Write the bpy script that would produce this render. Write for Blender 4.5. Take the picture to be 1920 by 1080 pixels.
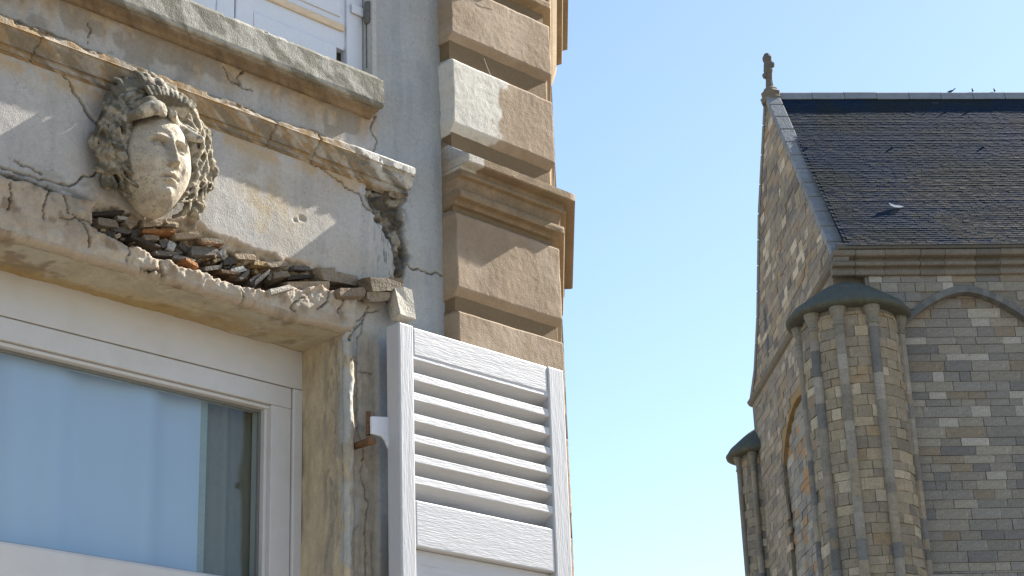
import bpy, bmesh, math, random
import numpy as np
from mathutils import Vector, Matrix, Euler

# ------------------------------------------------------------------ camera, sky, sun, exposure
SC = bpy.context.scene
for o in list(bpy.data.objects):
    bpy.data.objects.remove(o)
COL = SC.collection
FOC, PITCH, ROLL = 3426.0, math.radians(21.25), math.radians(-2.042)     # focal length in pixels of a 1920 wide frame
CAM = np.array([0.0, 0.0, 1.6])
_f = np.array([0, math.cos(PITCH), math.sin(PITCH)]); _u0 = np.array([0, -math.sin(PITCH), math.cos(PITCH)]); _r0 = np.array([1.0, 0, 0])
_r = _r0*math.cos(ROLL) + _u0*math.sin(ROLL); _u = -_r0*math.sin(ROLL) + _u0*math.cos(ROLL)
cd = bpy.data.cameras.new('camera'); cam = bpy.data.objects.new('camera', cd); COL.objects.link(cam)
cd.sensor_width = 36; cd.lens = 36*FOC/1920; cd.clip_start = 0.05; cd.clip_end = 6000
cam.matrix_world = Matrix(((_r[0], _u[0], -_f[0], CAM[0]), (_r[1], _u[1], -_f[1], CAM[1]), (_r[2], _u[2], -_f[2], CAM[2]), (0, 0, 0, 1)))
SC.camera = cam

AZ = math.radians(44.43)                      # heading of the house front
U = np.array([math.sin(AZ), math.cos(AZ), 0]); N = np.array([math.cos(AZ), -math.sin(AZ), 0])
DW, U0 = 3.1, 2.9383                          # distance camera to wall plane; origin of u
SUN = 6.3*U + 1.0*N + np.array([0, 0, 5.15]); SUN /= np.linalg.norm(SUN)
sun_az = math.atan2(SUN[0], SUN[1]); sun_el = math.asin(SUN[2])

world = bpy.data.worlds.new('World'); SC.world = world; world.use_nodes = True
wn = world.node_tree.nodes; wl = world.node_tree.links
sky = wn.new('ShaderNodeTexSky'); sky.sky_type = 'NISHITA'; sky.sun_disc = False
sky.sun_elevation = sun_el; sky.sun_rotation = sun_az; sky.air_density = 1.0; sky.dust_density = 0.35; sky.ozone_density = 0.8
wl.new(sky.outputs[0], wn['Background'].inputs[0]); wn['Background'].inputs[1].default_value = 0.075
sd = bpy.data.lights.new('sun', 'SUN'); sd.energy = 5.0; sd.angle = math.radians(0.53); sd.color = (1.0, 0.93, 0.82)
sun = bpy.data.objects.new('sun', sd); COL.objects.link(sun); sun.location = (30, 20, 40)
sun.rotation_euler = Vector(-SUN).to_track_quat('-Z', 'Y').to_euler()
SC.view_settings.view_transform = 'Standard'; SC.view_settings.look = 'None'
SC.view_settings.exposure = 1.64; SC.view_settings.gamma = 1.0; SC.view_settings.use_curve_mapping = False

rnd = random.Random(7); rng = np.random.default_rng(11)

# ------------------------------------------------------------------ noise, polygons
def _hash(ix, iy, s):
    n = (ix*374761393 + iy*668265263 + s*974711) & 0xffffffff
    n = ((n ^ (n >> 13))*1274126177) & 0xffffffff
    return ((n ^ (n >> 16)) & 0xffff)/65535.0
def vnoise(x, y, s=0):
    xi = np.floor(x).astype(np.int64); yi = np.floor(y).astype(np.int64); fx = x-xi; fy = y-yi
    fx = fx*fx*fx*(fx*(fx*6-15)+10); fy = fy*fy*fy*(fy*(fy*6-15)+10)
    a = _hash(xi, yi, s); b = _hash(xi+1, yi, s); c = _hash(xi, yi+1, s); d = _hash(xi+1, yi+1, s)
    return (a*(1-fx)+b*fx)*(1-fy) + (c*(1-fx)+d*fx)*fy
def fbm(x, y, f, octv=4, s=0, gain=.5):
    t = 0; a = 1; tot = 0
    for k in range(octv):
        t = t + a*vnoise(x*f+17.3*k, y*f-9.1*k, s+k*31); tot += a; a *= gain; f *= 2.03
    return t/tot
def sstep(a, b, x):
    t = np.clip((x-a)/(b-a), 0, 1); return t*t*(3-2*t)
def segdist(x, y, pts):
    best = np.full(x.shape, 1e9); par = np.zeros(x.shape); n = len(pts)-1
    for i in range(n):
        ax, ay = pts[i]; bx, by = pts[i+1]; dx, dy = bx-ax, by-ay
        t = np.clip(((x-ax)*dx+(y-ay)*dy)/(dx*dx+dy*dy+1e-12), 0, 1)
        d = np.hypot(x-ax-t*dx, y-ay-t*dy); m = d < best
        best = np.where(m, d, best); par = np.where(m, (i+t)/n, par)
    return best, par
def polysdf(x, y, pts):
    d, _ = segdist(x, y, list(pts)+[pts[0]]); ins = np.zeros(x.shape, bool); n = len(pts)
    for i in range(n):
        ax, ay = pts[i]; bx, by = pts[(i+1) % n]
        c = (ay > y) != (by > y)
        xi = ax + (y-ay)*(bx-ax)/((by-ay) if abs(by-ay) > 1e-9 else 1e-9)
        ins ^= c & (x < xi)
    return np.where(ins, -d, d)
def mix(a, b, t):
    a = np.asarray(a, float); b = np.asarray(b, float); t = np.asarray(t)[..., None]
    return a*(1-t) + b*t

# ------------------------------------------------------------------ pixel -> wall
def wpx(x, y, n=0.0):
    d = _f*FOC + _r*(x-960) - _u*(y-540)
    t = (-DW + n - CAM @ N)/(d @ N); P = CAM + d*t
    return float(P @ U - U0), float(P[2])
def wpl(pts, n=0.0): return [wpx(x, y, n) for x, y in pts]

# ------------------------------------------------------------------ objects
def tag(o, label=None, cat=None, group=None, kind=None):
    if label: o['label'] = label
    if cat: o['category'] = cat
    if group: o['group'] = group
    if kind: o['kind'] = kind
    return o
def empty(name, loc, rz=0.0, parent=None):
    o = bpy.data.objects.new(name, None); COL.objects.link(o); o.location = loc; o.rotation_euler = (0, 0, rz)
    o.empty_display_size = .1; o.parent = parent; return o
def link(name, me, mat, parent=None):
    o = bpy.data.objects.new(name, me); COL.objects.link(o); o.parent = parent
    if mat is not None and not me.materials: me.materials.append(mat)
    return o
def setcol(me, col):
    a = me.color_attributes.new('col', 'FLOAT_COLOR', 'POINT')
    c = np.ones((len(me.vertices), 4), np.float32); c[:, :3] = col; a.data.foreach_set('color', c.ravel())
def grid_mesh(name, P, mat, parent, col=None, keep=None, smooth=True, flip=False):
    nr, nc = P.shape[:2]
    idx = np.arange(nr*nc).reshape(nr, nc)
    q = np.stack([idx[:-1, :-1], idx[:-1, 1:], idx[1:, 1:], idx[1:, :-1]], -1)
    if flip: q = q[..., ::-1]
    q = q[keep] if keep is not None else q.reshape(-1, 4)
    used = np.unique(q); remap = np.zeros(nr*nc, np.int64); remap[used] = np.arange(len(used))
    V = P.reshape(-1, 3)[used].astype(np.float32); q = remap[q].astype(np.int32)
    me = bpy.data.meshes.new(name); me.vertices.add(len(V)); me.vertices.foreach_set('co', V.ravel())
    me.loops.add(q.size); me.loops.foreach_set('vertex_index', q.ravel())
    me.polygons.add(len(q)); me.polygons.foreach_set('loop_start', np.arange(0, q.size, 4, dtype=np.int32))
    me.update(calc_edges=True); me.validate()
    me.polygons.foreach_set('use_smooth', np.full(len(me.polygons), smooth))
    if col is not None: setcol(me, col.reshape(-1, 3)[used])
    return link(name, me, mat, parent)
class MB:
    """collects faces into one mesh, with a colour per vertex"""
    def __init__(s): s.v = []; s.f = []; s.c = []
    def add(s, vs, fs, c=(.5, .5, .5)):
        o = len(s.v); s.v += [tuple(v) for v in vs]; s.f += [tuple(i+o for i in f) for f in fs]
        s.c += [c]*len(vs) if np.ndim(c) == 1 else list(c)
    def box(s, a, b, c=(.5, .5, .5)):
        (x0, y0, z0), (x1, y1, z1) = a, b
        s.add([(x0,y0,z0),(x1,y0,z0),(x1,y1,z0),(x0,y1,z0),(x0,y0,z1),(x1,y0,z1),(x1,y1,z1),(x0,y1,z1)],
              [(0,3,2,1),(4,5,6,7),(0,1,5,4),(1,2,6,5),(2,3,7,6),(3,0,4,7)], c)
    def hexa(s, vs, c): s.add(vs, [(0,3,2,1),(4,5,6,7),(0,1,5,4),(1,2,6,5),(2,3,7,6),(3,0,4,7)], c)
    def extrude(s, prof, path, c=(.5, .5, .5), caps=True):
        """prof: list of 2d; path: list of functions mapping 2d -> 3d"""
        n = len(prof); base = len(s.v); vs = []; fs = []
        for fn in path: vs += [fn(*p) for p in prof]
        for k in range(len(path)-1):
            for i in range(n):
                j = (i+1) % n; fs.append((k*n+i, k*n+j, (k+1)*n+j, (k+1)*n+i))
        if caps: fs.append(tuple(range(n))[::-1]); fs.append(tuple((len(path)-1)*n+i for i in range(n)))
        s.add(vs, fs, c)
    def build(s, name, mat, parent=None, smooth=False, bevel=0, seg=2):
        me = bpy.data.meshes.new(name); me.from_pydata(s.v, [], s.f); me.update()
        bm = bmesh.new(); bm.from_mesh(me); bmesh.ops.recalc_face_normals(bm, faces=bm.faces); bm.to_mesh(me); bm.free()
        setcol(me, np.array(s.c, np.float32))
        if smooth: me.polygons.foreach_set('use_smooth', np.ones(len(me.polygons), bool))
        o = link(name, me, mat, parent)
        if bevel:
            m = o.modifiers.new('bevel', 'BEVEL'); m.width = bevel; m.segments = seg; m.limit_method = 'ANGLE'
        return o

# ------------------------------------------------------------------ materials
def nodemat(name):
    m = bpy.data.materials.new(name); m.use_nodes = True
    return m, m.node_tree.nodes, m.node_tree.links, m.node_tree.nodes['Principled BSDF']
def rough_mat(name, base=None, rough=.9, spec=.25, n1=40, n2=180, amt=.25, bump=.35, dist=.004, stretch=(1, 1, 1), attr=True, objcol=False, blot=None, blots=None):
    m, n, l, b = nodemat(name)
    tc = n.new('ShaderNodeTexCoord'); mp = n.new('ShaderNodeMapping'); mp.inputs['Scale'].default_value = stretch
    l.new(tc.outputs['Object'], mp.inputs[0])
    t1 = n.new('ShaderNodeTexNoise'); t1.inputs['Scale'].default_value = n1; t1.inputs['Detail'].default_value = 6; t1.inputs['Roughness'].default_value = .62
    t2 = n.new('ShaderNodeTexNoise'); t2.inputs['Scale'].default_value = n2; t2.inputs['Detail'].default_value = 3
    l.new(mp.outputs[0], t1.inputs[0]); l.new(mp.outputs[0], t2.inputs[0])
    ad = n.new('ShaderNodeMath'); ad.operation = 'ADD'; l.new(t1.outputs[0], ad.inputs[0]); l.new(t2.outputs[0], ad.inputs[1])
    mr = n.new('ShaderNodeMapRange'); mr.inputs['From Min'].default_value = .65; mr.inputs['From Max'].default_value = 1.35
    mr.inputs['To Min'].default_value = 1-amt; mr.inputs['To Max'].default_value = 1+amt*.7; l.new(ad.outputs[0], mr.inputs[0])
    mx = n.new('ShaderNodeMix'); mx.data_type = 'RGBA'; mx.blend_type = 'MULTIPLY'; mx.inputs['Factor'].default_value = 1
    if objcol:
        src = n.new('ShaderNodeObjectInfo'); l.new(src.outputs['Color'], mx.inputs['A'])
    elif attr:
        src = n.new('ShaderNodeAttribute'); src.attribute_name = 'col'; l.new(src.outputs['Color'], mx.inputs['A'])
    else: mx.inputs['A'].default_value = (*base, 1)
    cb = n.new('ShaderNodeCombineColor')
    for k in range(3): l.new(mr.outputs[0], cb.inputs[k])
    l.new(cb.outputs[0], mx.inputs['B'])
    out = mx.outputs['Result']
    for blot in (blots or ([blot] if blot else [])):
        t3 = n.new('ShaderNodeTexNoise'); t3.inputs['Scale'].default_value = blot[0]; t3.inputs['Detail'].default_value = 8; t3.inputs['Roughness'].default_value = .7; l.new(mp.outputs[0], t3.inputs[0])
        r3 = n.new('ShaderNodeMapRange'); r3.inputs['From Min'].default_value = blot[1]; r3.inputs['From Max'].default_value = blot[2]; l.new(t3.outputs[0], r3.inputs[0]); r3.inputs['To Max'].default_value = blot[4]
        m3 = n.new('ShaderNodeMix'); m3.data_type = 'RGBA'; l.new(r3.outputs[0], m3.inputs['Factor']); l.new(out, m3.inputs['A']); m3.inputs['B'].default_value = (*blot[3], 1); out = m3.outputs['Result']
    l.new(out, b.inputs['Base Color'])
    b.inputs['Roughness'].default_value = rough; b.inputs['Specular IOR Level'].default_value = spec
    if bump:
        bp = n.new('ShaderNodeBump'); bp.inputs['Strength'].default_value = bump; bp.inputs['Distance'].default_value = dist
        l.new(ad.outputs[0], bp.inputs['Height']); l.new(bp.outputs[0], b.inputs['Normal'])
    return m
M = {}
M['plaster'] = rough_mat('aged_plaster', amt=.16, bump=.5, dist=.002, n1=80, n2=340, blots=[(130, .63, .72, (.13, .115, .09), .55), (18, .56, .74, (.23, .205, .17), .4)])
M['mould'] = rough_mat('weathered_moulding', amt=.22, bump=.5, dist=.003, n1=90, n2=280, blots=[(110, .60, .70, (.08, .07, .055), .6), (26, .54, .70, (.15, .125, .085), .55)])
M['pilaster'] = rough_mat('tan_render', amt=.14, bump=.55, dist=.0022, n1=90, n2=380, blots=[(150, .63, .72, (.12, .085, .05), .5), (16, .55, .75, (.20, .15, .10), .45), (220, .66, .72, (.42, .36, .27), .4)])
M['frag'] = rough_mat('broken_masonry', amt=.35, bump=.6, dist=.004, n1=60, n2=220, objcol=True)
M['maskstone'] = rough_mat('carved_stone', amt=.25, bump=.55, dist=.003, n1=70, n2=280, blots=[(120, .58, .70, (.09, .08, .06), .6)])
M['paint'] = rough_mat('white_wood_paint', (.455, .465, .49), rough=.5, spec=.4, n1=48, n2=210, amt=.06, bump=.42, dist=.002, stretch=(.16, 1.6, 1.6), attr=False, blots=[(34, .62, .70, (.30, .28, .25), .6), (9, .52, .74, (.40, .39, .38), .55), (90, .66, .72, (.20, .17, .13), .6)])
M['paintv'] = rough_mat('white_wood_paint_upright', (.455, .465, .49), rough=.5, spec=.4, n1=48, n2=210, amt=.06, bump=.42, dist=.002, stretch=(1.6, 1.6, .14), attr=False, blots=[(34, .62, .70, (.30, .28, .25), .6), (9, .52, .74, (.40, .39, .38), .55), (90, .66, .72, (.20, .17, .13), .6)])
M['paint_upper'] = rough_mat('old_white_paint', (.60, .63, .69), rough=.55, spec=.4, n1=24, n2=110, amt=.05, bump=.25, dist=.002, attr=False, blots=[(40, .64, .70, (.36, .28, .19), .6)])
M['ochre_wood'] = rough_mat('bare_ochre_wood', (.62, .50, .36), rough=.8, n1=40, n2=120, amt=.2, attr=False, stretch=(.3, 1, 1))
M['pvc'] = rough_mat('white_plastic', (.49, .49, .495), rough=.38, spec=.5, n1=9, n2=30, amt=.04, bump=.03, dist=.001, attr=False, blots=[(7, .5, .75, (.38, .35, .30), .4), (90, .66, .74, (.25, .22, .18), .4)])
M['seal'] = rough_mat('grey_gasket', (.16, .17, .17), rough=.6, n1=20, n2=60, amt=.1, bump=0, attr=False)
M['rust'] = rough_mat('rusty_iron', (.16, .09, .05), rough=.9, n1=90, n2=300, amt=.5, attr=False)
M['iron'] = rough_mat('dark_painted_iron', (.10, .10, .095), rough=.5, spec=.5, n1=60, n2=200, amt=.35, attr=False)
M['cstone'] = rough_mat('church_stone', amt=.26, bump=.6, dist=.03, n1=4.2, n2=17, blots=[(.45, .52, .74, (.10, .10, .10), .5), (1.3, .58, .72, (.25, .19, .12), .45), (5, .62, .72, (.09, .085, .075), .4)])
M['slate'] = rough_mat('roof_slate', rough=.8, spec=.08, amt=.15, bump=.2, dist=.01, n1=4, n2=22, blots=[(.5, .48, .70, (.020, .026, .020), .6)])
M['lead'] = rough_mat('lead_sheet', (.20, .22, .24), rough=.55, spec=.5, n1=2.5, n2=9, amt=.2, bump=.2, dist=.02, attr=False)
M['bird'] = rough_mat('dark_feathers', (.03, .028, .03), rough=.6, n1=20, n2=60, amt=.3, attr=False)
M['ground'] = rough_mat('pale_paving', (.22, .185, .14), rough=.9, n1=.6, n2=5, amt=.2, bump=.3, dist=.01, attr=False)
M['room'] = rough_mat('dim_room', (.16, .15, .14), n1=2, n2=6, amt=.1, bump=0, attr=False)
M['drape'] = rough_mat('grey_drape_cloth', (.20, .18, .15), n1=60, n2=300, amt=.12, bump=.2, dist=.002, attr=False, stretch=(1, 1, .3))
M['hem'] = rough_mat('grey_curtain_hem', (.30, .34, .34), n1=40, n2=160, amt=.1, bump=.1, dist=.001, attr=False)
M['white'] = rough_mat('white_paint', (.8, .8, .8), n1=4, n2=9, amt=.05, bump=0, attr=False)
M['thread'] = rough_mat('cobweb_silk', (.8, .8, .78), n1=60, n2=300, amt=.05, bump=0, attr=False)
def curtain_mat():
    m, n, l, b = nodemat('net_curtain_cloth')
    b.inputs['Base Color'].default_value = (.53, .61, .82, 1); b.inputs['Roughness'].default_value = .9
    tr = n.new('ShaderNodeBsdfTranslucent'); tr.inputs[0].default_value = (.72, .80, .9, 1)
    ms = n.new('ShaderNodeMixShader'); ms.inputs[0].default_value = .2
    l.new(b.outputs[0], ms.inputs[1]); l.new(tr.outputs[0], ms.inputs[2]); l.new(ms.outputs[0], n['Material Output'].inputs[0]); return m
def glass_mat():
    m, n, l, b = nodemat('window_glass'); n.remove(b)
    t = n.new('ShaderNodeBsdfTransparent'); t.inputs[0].default_value = (.90, .95, .95, 1)
    g = n.new('ShaderNodeBsdfGlossy'); g.inputs['Roughness'].default_value = .02
    lw = n.new('ShaderNodeLayerWeight'); lw.inputs[0].default_value = .5; pw = n.new('ShaderNodeMath'); pw.operation = 'POWER'; pw.inputs[1].default_value = 4; l.new(lw.outputs['Facing'], pw.inputs[0])
    fr = n.new('ShaderNodeMath'); fr.operation = 'MULTIPLY_ADD'; fr.inputs[1].default_value = .5; fr.inputs[2].default_value = .03; l.new(pw.outputs[0], fr.inputs[0])
    ms = n.new('ShaderNodeMixShader'); l.new(fr.outputs[0], ms.inputs[0]); l.new(t.outputs[0], ms.inputs[1]); l.new(g.outputs[0], ms.inputs[2])
    l.new(ms.outputs[0], n['Material Output'].inputs[0]); return m
M['curtain'] = curtain_mat(); M['glass'] = glass_mat()

# ------------------------------------------------------------------ ground
g = MB(); g.box((-2500, -2500, -.4), (2500, 2500, 0)); street = g.build('street', M['ground']); tag(street, kind='structure')

# ------------------------------------------------------------------ the house
HL = U*U0 - N*DW; HRZ = math.pi/2 - AZ
house = empty('plaster_house', (HL[0], HL[1], 0), HRZ)
tag(house, 'weathered grey plaster house front with crumbling window head and tan rusticated pilaster', 'house')
def hpos(u, n, z):
    P = HL + U*u + N*n; return (P[0], P[1], z)
def hthing(name, u, n, z): return empty(name, hpos(u, n, z), HRZ)

WL, WR = -1.405, -.335               # lower window opening
SOF = 3.058                          # soffit height
UWL, UWR, SILLZ = -1.49, -.25, 3.70  # upper window opening
PU0, PU1, PN = -.02, .355, .052       # pilaster
STEP = .0028

CAVT = [(160,398),(172,381),(182,377),(215,386),(262,409),(300,414),(350,407),(374,417),(395,436),(440,452),(480,467),(515,478),(545,487),(600,505),(650,523),(690,540),(735,552)]
CAVB = [(728,566),(680,560),(625,547),(580,537),(550,546),(530,541),(505,548),(470,541),(430,536),(400,526),(380,514),(340,506),(300,489),(280,485),(240,466),(215,451),(195,446),(165,426)]
cav = wpl([(160,398),(172,381),(182,377),(215,386),(262,409),(300,414),(350,407),(374,417),(395,436),(440,452),(480,467),(515,478),(545,487),(600,505),(650,523),(690,540),(735,552),
           (728,566),(680,560),(625,547),(580,537),(550,546),(530,541),(505,548),(470,541),(430,536),(400,526),(380,514),(340,506),(300,489),(280,485),(240,466),(215,451),(195,446),(165,426)], 0)
brk = wpl([(684,345),(722,338),(768,356),(756,390),(760,440),(766,480),(755,530),(742,553),(728,538),(743,500),(735,465),(718,430),(700,400),(688,370)], 0)
cracks = [([(-40,318),(0,328),(40,338),(90,358),(140,374),(178,388)], .0042, .0034), ([(8,345),(14,372),(6,395)], .002, .001), ([(110,372),(118,400),(150,432),(160,470)], .0012, .0010), ([(225,455),(232,490),(226,515)], .0010, .0010), ([(440,548),(455,566)], .001, .001), ([(610,548),(605,570),(585,585)], .0012, .0008),
          ([(72,415),(70,398),(82,372),(92,352)], .0018, .0018), ([(165,432),(150,420),(100,415)], .001, .001), ([(228,522),(246,508),(285,512),(312,522)], .0026, .0012), ([(623,590),(633,565),(628,545)], .002, .002), ([(560,560),(540,578),(548,590)], .001, .001), ([(300,478),(292,500),(300,520)], .001, .0016),
          ([(116,132),(135,165),(150,190),(168,215),(182,236)], .0012, .0055),
          ([(186,322),(165,334),(130,346),(95,340),(50,330),(0,312),(-40,300)], .0022, .0022),
          ([(705,218),(694,240),(706,262),(699,288)], .0014, .0014),
          ([(762,497),(785,506),(800,510),(822,514),(842,517)], .0024, .0018),
          ([(560,292),(597,313),(633,340),(672,365),(690,395)], .0010, .0016),
          ([(672,362),(680,385),(700,400)], .0012, .0012),
          ([(165,40),(168,60),(162,82)], .0008, .0008),
          ([(330,255),(365,248),(400,252)], .0012, .0008),
          ([(372,300),(385,322),(395,345)], .0012, .0012),
          ([(0,30),(38,42),(78,60),(140,85),(210,117),(265,143),(330,166),(400,181),(470,211),(500,226),(540,236),(600,253)], .0042, .0034),
          ([(-80,5),(0,30)], .004, .004),
          ([(25,300),(40,308),(80,325)], .001, .001),
          ([(455,128),(447,148),(450,160)], .0008, .0008),
          ([(420,130),(430,150),(470,170)], .0009, .0009)]
jambcracks = [([(700,585),(688,603),(684,650),(686,720),(684,790),(700,840),(690,880),(697,905),(706,935),(700,1000),(704,1080)], .0020, .0016),
              ([(700,570),(692,595),(668,615),(660,640)], .0013, .0013), ([(684,675),(668,672),(662,668)], .0011, .0011),
              ([(688,692),(715,692)], .0008, .0008), ([(672,600),(690,590),(718,575)], .0011, .0010), ([(690,985),(672,1000),(664,1040)], .0008, .0008)]
def carve(u, z, lst, n0=0.0, depth=.016):
    h = np.zeros(u.shape); m = np.zeros(u.shape)
    wob = (fbm(u, z, 48, 3, 5)-.5)*.016; wob2 = (fbm(u, z, 48, 3, 55)-.5)*.016
    for pts, w0, w1 in lst:
        q = wpl(pts, n0); us = [p[0] for p in q]; zs = [p[1] for p in q]
        bb = (u > min(us)-.03) & (u < max(us)+.03) & (z > min(zs)-.03) & (z < max(zs)+.03)
        if not bb.any(): continue
        d, t = segdist((u+wob)[bb], (z+wob2)[bb], q); w = w0+(w1-w0)*t; w = w*(.5+1.0*fbm(u[bb], z[bb], 60, 2, 9))
        k = 1-sstep(w*.2, w*.75+.0014, d)
        h[bb] = np.minimum(h[bb], -depth*k); m[bb] = np.maximum(m[bb], k)
    return h, m
BASE = np.array([.37, .365, .35])
def bandtop(u): return 3.192 + (fbm(u, u*0, 25, 3, 3)-.5)*.012
def wall_height(u, z):
    ju = u+(fbm(u, z, 45, 4, 21)-.5)*.022; jz = z+(fbm(u, z, 45, 4, 22)-.5)*.022
    h = (fbm(u, z, 3.0, 3, 1)-.5)*.006 + (fbm(u, z, 30, 4, 2)-.5)*.0014
    # projecting band round the window head, its right half mostly lost
    band = sstep(.004, -.004, z-bandtop(u))*sstep(-.30, -.33, u)
    lump = (fbm(u, z, 6, 3, 4)-.45)*.016 + (fbm(u, z, 34, 5, 14)-.5)*.010
    h = h + band*(.020+lump)
    sd = polysdf(ju, jz, cav); cm = sstep(.004, -.006, sd)
    dt = np.zeros(u.shape); bb = sd < .05
    if bb.any():
        d1, _ = segdist(ju[bb], jz[bb], wpl(CAVT)); d2, _ = segdist(ju[bb], jz[bb], wpl(CAVB)); dt[bb] = d1/(d1+d2+1e-6)
    dt = dt + (fbm(u, z, 24, 4, 7)-.5)*.5
    h = h*(1-cm) + cm*(-.010 - .016*sstep(.22, .34, dt) - .018*sstep(.5, .62, dt) + (fbm(u, z, 34, 5, 6)-.5)*.034)
    h = h + (fbm(u, z, 62, 4, 16)-.5)*.018*np.exp(-(np.maximum(sd, 0)/.035)**2)*band
    # plaster above the cavity stands a little hollow at its edge
    sb = polysdf(ju, jz, brk); bm_ = sstep(.004, -.005, sb)
    h = h*(1-bm_) + bm_*(-.013 + (fbm(u, z, 40, 5, 8)-.5)*.060)
    ch, ck = carve(u, z, cracks); h = h+ch
    # jamb strip
    js = sstep(-.235, -.245, u)*sstep(3.10, 3.05, z)
    h = h + js*(-.010 + (fbm(u, z, 18, 4, 14)-.5)*.005 + (fbm(u*3, z*.4, 40, 4, 15)-.5)*.005)
    jh, jk = carve(u, z, jambcracks, .02, .010); h = h+jh
    # small nicks in the lit panel
    for (px, py, w_, h_) in [(566,410,.009,.006),(553,413,.005,.004)]:
        cu, cz = wpx(px, py); h = h - .006*np.exp(-((u-cu)/w_)**4-((z-cz)/h_)**4)
    return h, dict(cav=cm, brk=bm_, crack=np.maximum(ck, jk), band=band, jamb=js, sd=sd, sb=sb, dt=dt)
def wall_col(u, z, mk):
    c = mix(np.array([.385, .372, .352]), np.array([.335, .35, .355]), sstep(-.27, -.22, u))*(.84+.32*fbm(u, z, 5, 4, 31)[..., None])
    f1 = fbm(u, z, 60, 3, 33); f2 = fbm(u, z, 210, 2, 34); c = mix(c, c*.55, sstep(.74, .86, f2)*.55*sstep(.4, .6, f1))
    c = mix(c, c*np.array([.80, .83, .85]), sstep(.48, .66, fbm(u*3.2, z*.5, 9, 4, 32))*.5)
    warm = fbm(u, z, 4, 3, 35); c = mix(c, c*np.array([1.04, .95, .82]), sstep(.48, .7, warm)*.45)
    # rusty brown run-off under the sill and above the hood
    st = sstep(3.575, 3.66, z + (fbm(u*2.2, z*.5, 14, 4, 36)-.5)*.10)*sstep(-.22, -.27, u)*(z < 3.72)
    c = mix(c, np.array([.33, .235, .135])*(.6+.8*f1[..., None]), st*.95)
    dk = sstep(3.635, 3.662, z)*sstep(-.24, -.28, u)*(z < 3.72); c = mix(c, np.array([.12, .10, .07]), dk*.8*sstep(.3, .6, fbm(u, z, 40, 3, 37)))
    bl = fbm(u, z, 16, 4, 38); c = mix(c, [.22, .19, .15], sstep(.51, .63, bl)*.7*sstep(3.53, 3.58, z)*(u < -.26)*(z < 3.72))
    # ochre along the foot of the hood mould and blotches on the panel
    oc = np.exp(-((z-3.455)/.022)**2)*sstep(-.2, -.3, u); c = mix(c, [.40, .29, .16], oc*.8*sstep(.35, .6, fbm(u, z, 25, 4, 39)))
    for (px, py, su, sz, s_, cc) in [(492,375,.05,.085,.75,(.40,.31,.18)),(470,330,.04,.07,.6,(.30,.27,.22)),(540,400,.05,.04,.4,(.42,.33,.2)),(330,150,.05,.03,.6,(.22,.2,.17)),(355,128,.03,.025,.7,(.2,.18,.15)),(205,190,.05,.06,.6,(.45,.36,.29)),(150,350,.10,.02,.7,(.2,.19,.15)),(60,150,.12,.03,.35,(.4,.38,.33))]:
        cu, cz = wpx(px, py); c = mix(c, cc, s_*np.exp(-((u-cu)/su)**2-((z-cz)/sz)**2)*sstep(.38, .62, fbm(u, z, 34, 4, 41)))
    # band: pinkish beige, blotched and dirty on its top ledge
    b = mk['band']; bc = mix(np.array([.335, .28, .215])*(.8+.4*f1[..., None]), [.25, .215, .165], sstep(.5, .7, fbm(u, z, 12, 4, 43)))
    bc = mix(bc, [.20, .15, .10], sstep(.56, .70, fbm(u, z, 30, 5, 44))*.85); bc = mix(bc, [.42, .385, .33], sstep(.58, .70, fbm(u, z, 15, 4, 42))*.6)
    c = mix(c, bc, b)
    led = np.exp(-((z-bandtop(u)-.008)/.012)**2)*sstep(-.98, -1.03, u); c = mix(c, [.16, .145, .12], led*.9*sstep(.3, .55, fbm(u, z, 50, 4, 45)))
    j = mk['jamb']; jc = mix(np.array([.36, .32, .26])*(.8+.4*f1[..., None]), [.36, .38, .38], sstep(.45, .56, fbm(u, z*.8, 20, 4, 46))*sstep(-.285, -.30, u))
    c = mix(c, jc, j)
    # exposed core
    k = fbm(u, z, 48, 4, 47); cc = mix(mix(np.array([.13, .11, .09])*np.ones(u.shape+(3,)), [.36, .30, .23], sstep(.4, .62, k)), [.34, .17, .07], sstep(.62, .72, fbm(u, z, 36, 3, 48))*.7)
    cc = mix(cc, np.array([.36, .30, .22])*(.7+.6*k[..., None]), sstep(.42, .22, mk['dt'])*.85); cc = mix(cc, [.085, .068, .05], sstep(.5, .75, mk['dt'])*.7)
    c = mix(c, cc, mk['cav'])
    # narrow strip of pinkish under-plaster around the hole
    ring = np.exp(-(np.abs(mk['sd'])/.010)**2); c = mix(c, [.42, .33, .25], ring*.6*(1-mk['cav']))
    bc2 = mix(np.array([.085, .075, .06])*np.ones(u.shape+(3,)), [.32, .285, .225], sstep(.46, .66, fbm(u, z, 30, 5, 49)))
    c = mix(c, bc2, mk['brk'])
    # black weeping streaks left of the break
    cu, cz = wpx(722, 465); sk = np.exp(-((u-cu)/.035)**2-((z-cz)/.075)**2)*sstep(.58, .68, fbm(u*7, z*.9, 30, 4, 51)); c = mix(c, [.09, .09, .09], sk*.9)
    rr = np.exp(-(np.abs(mk['sb'])/.012)**2)*(1-mk['brk'])*sstep(.5, .65, fbm(u, z, 60, 3, 52)); c = mix(c, [.16, .15, .13], rr*.8)
    c = mix(c, [.055, .05, .042], mk['crack']*.8)
    return np.clip(c, .02, .8)
us = np.arange(-1.80, PU0+.03, STEP); zs = np.arange(2.15, 4.50, STEP)
uu, zz = np.meshgrid(us, zs)
hh, mk = wall_height(uu, zz); cc = wall_col(uu, zz, mk)
um = (uu[:-1, :-1]+uu[1:, 1:])/2; zm = (zz[:-1, :-1]+zz[1:, 1:])/2
ZB = SOF+.020
keep = ~((um > WL+.028) & (um < WR-.028+STEP) & (zm < ZB)) & ~((um > UWL) & (um < UWR) & (zm > SILLZ))
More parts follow.
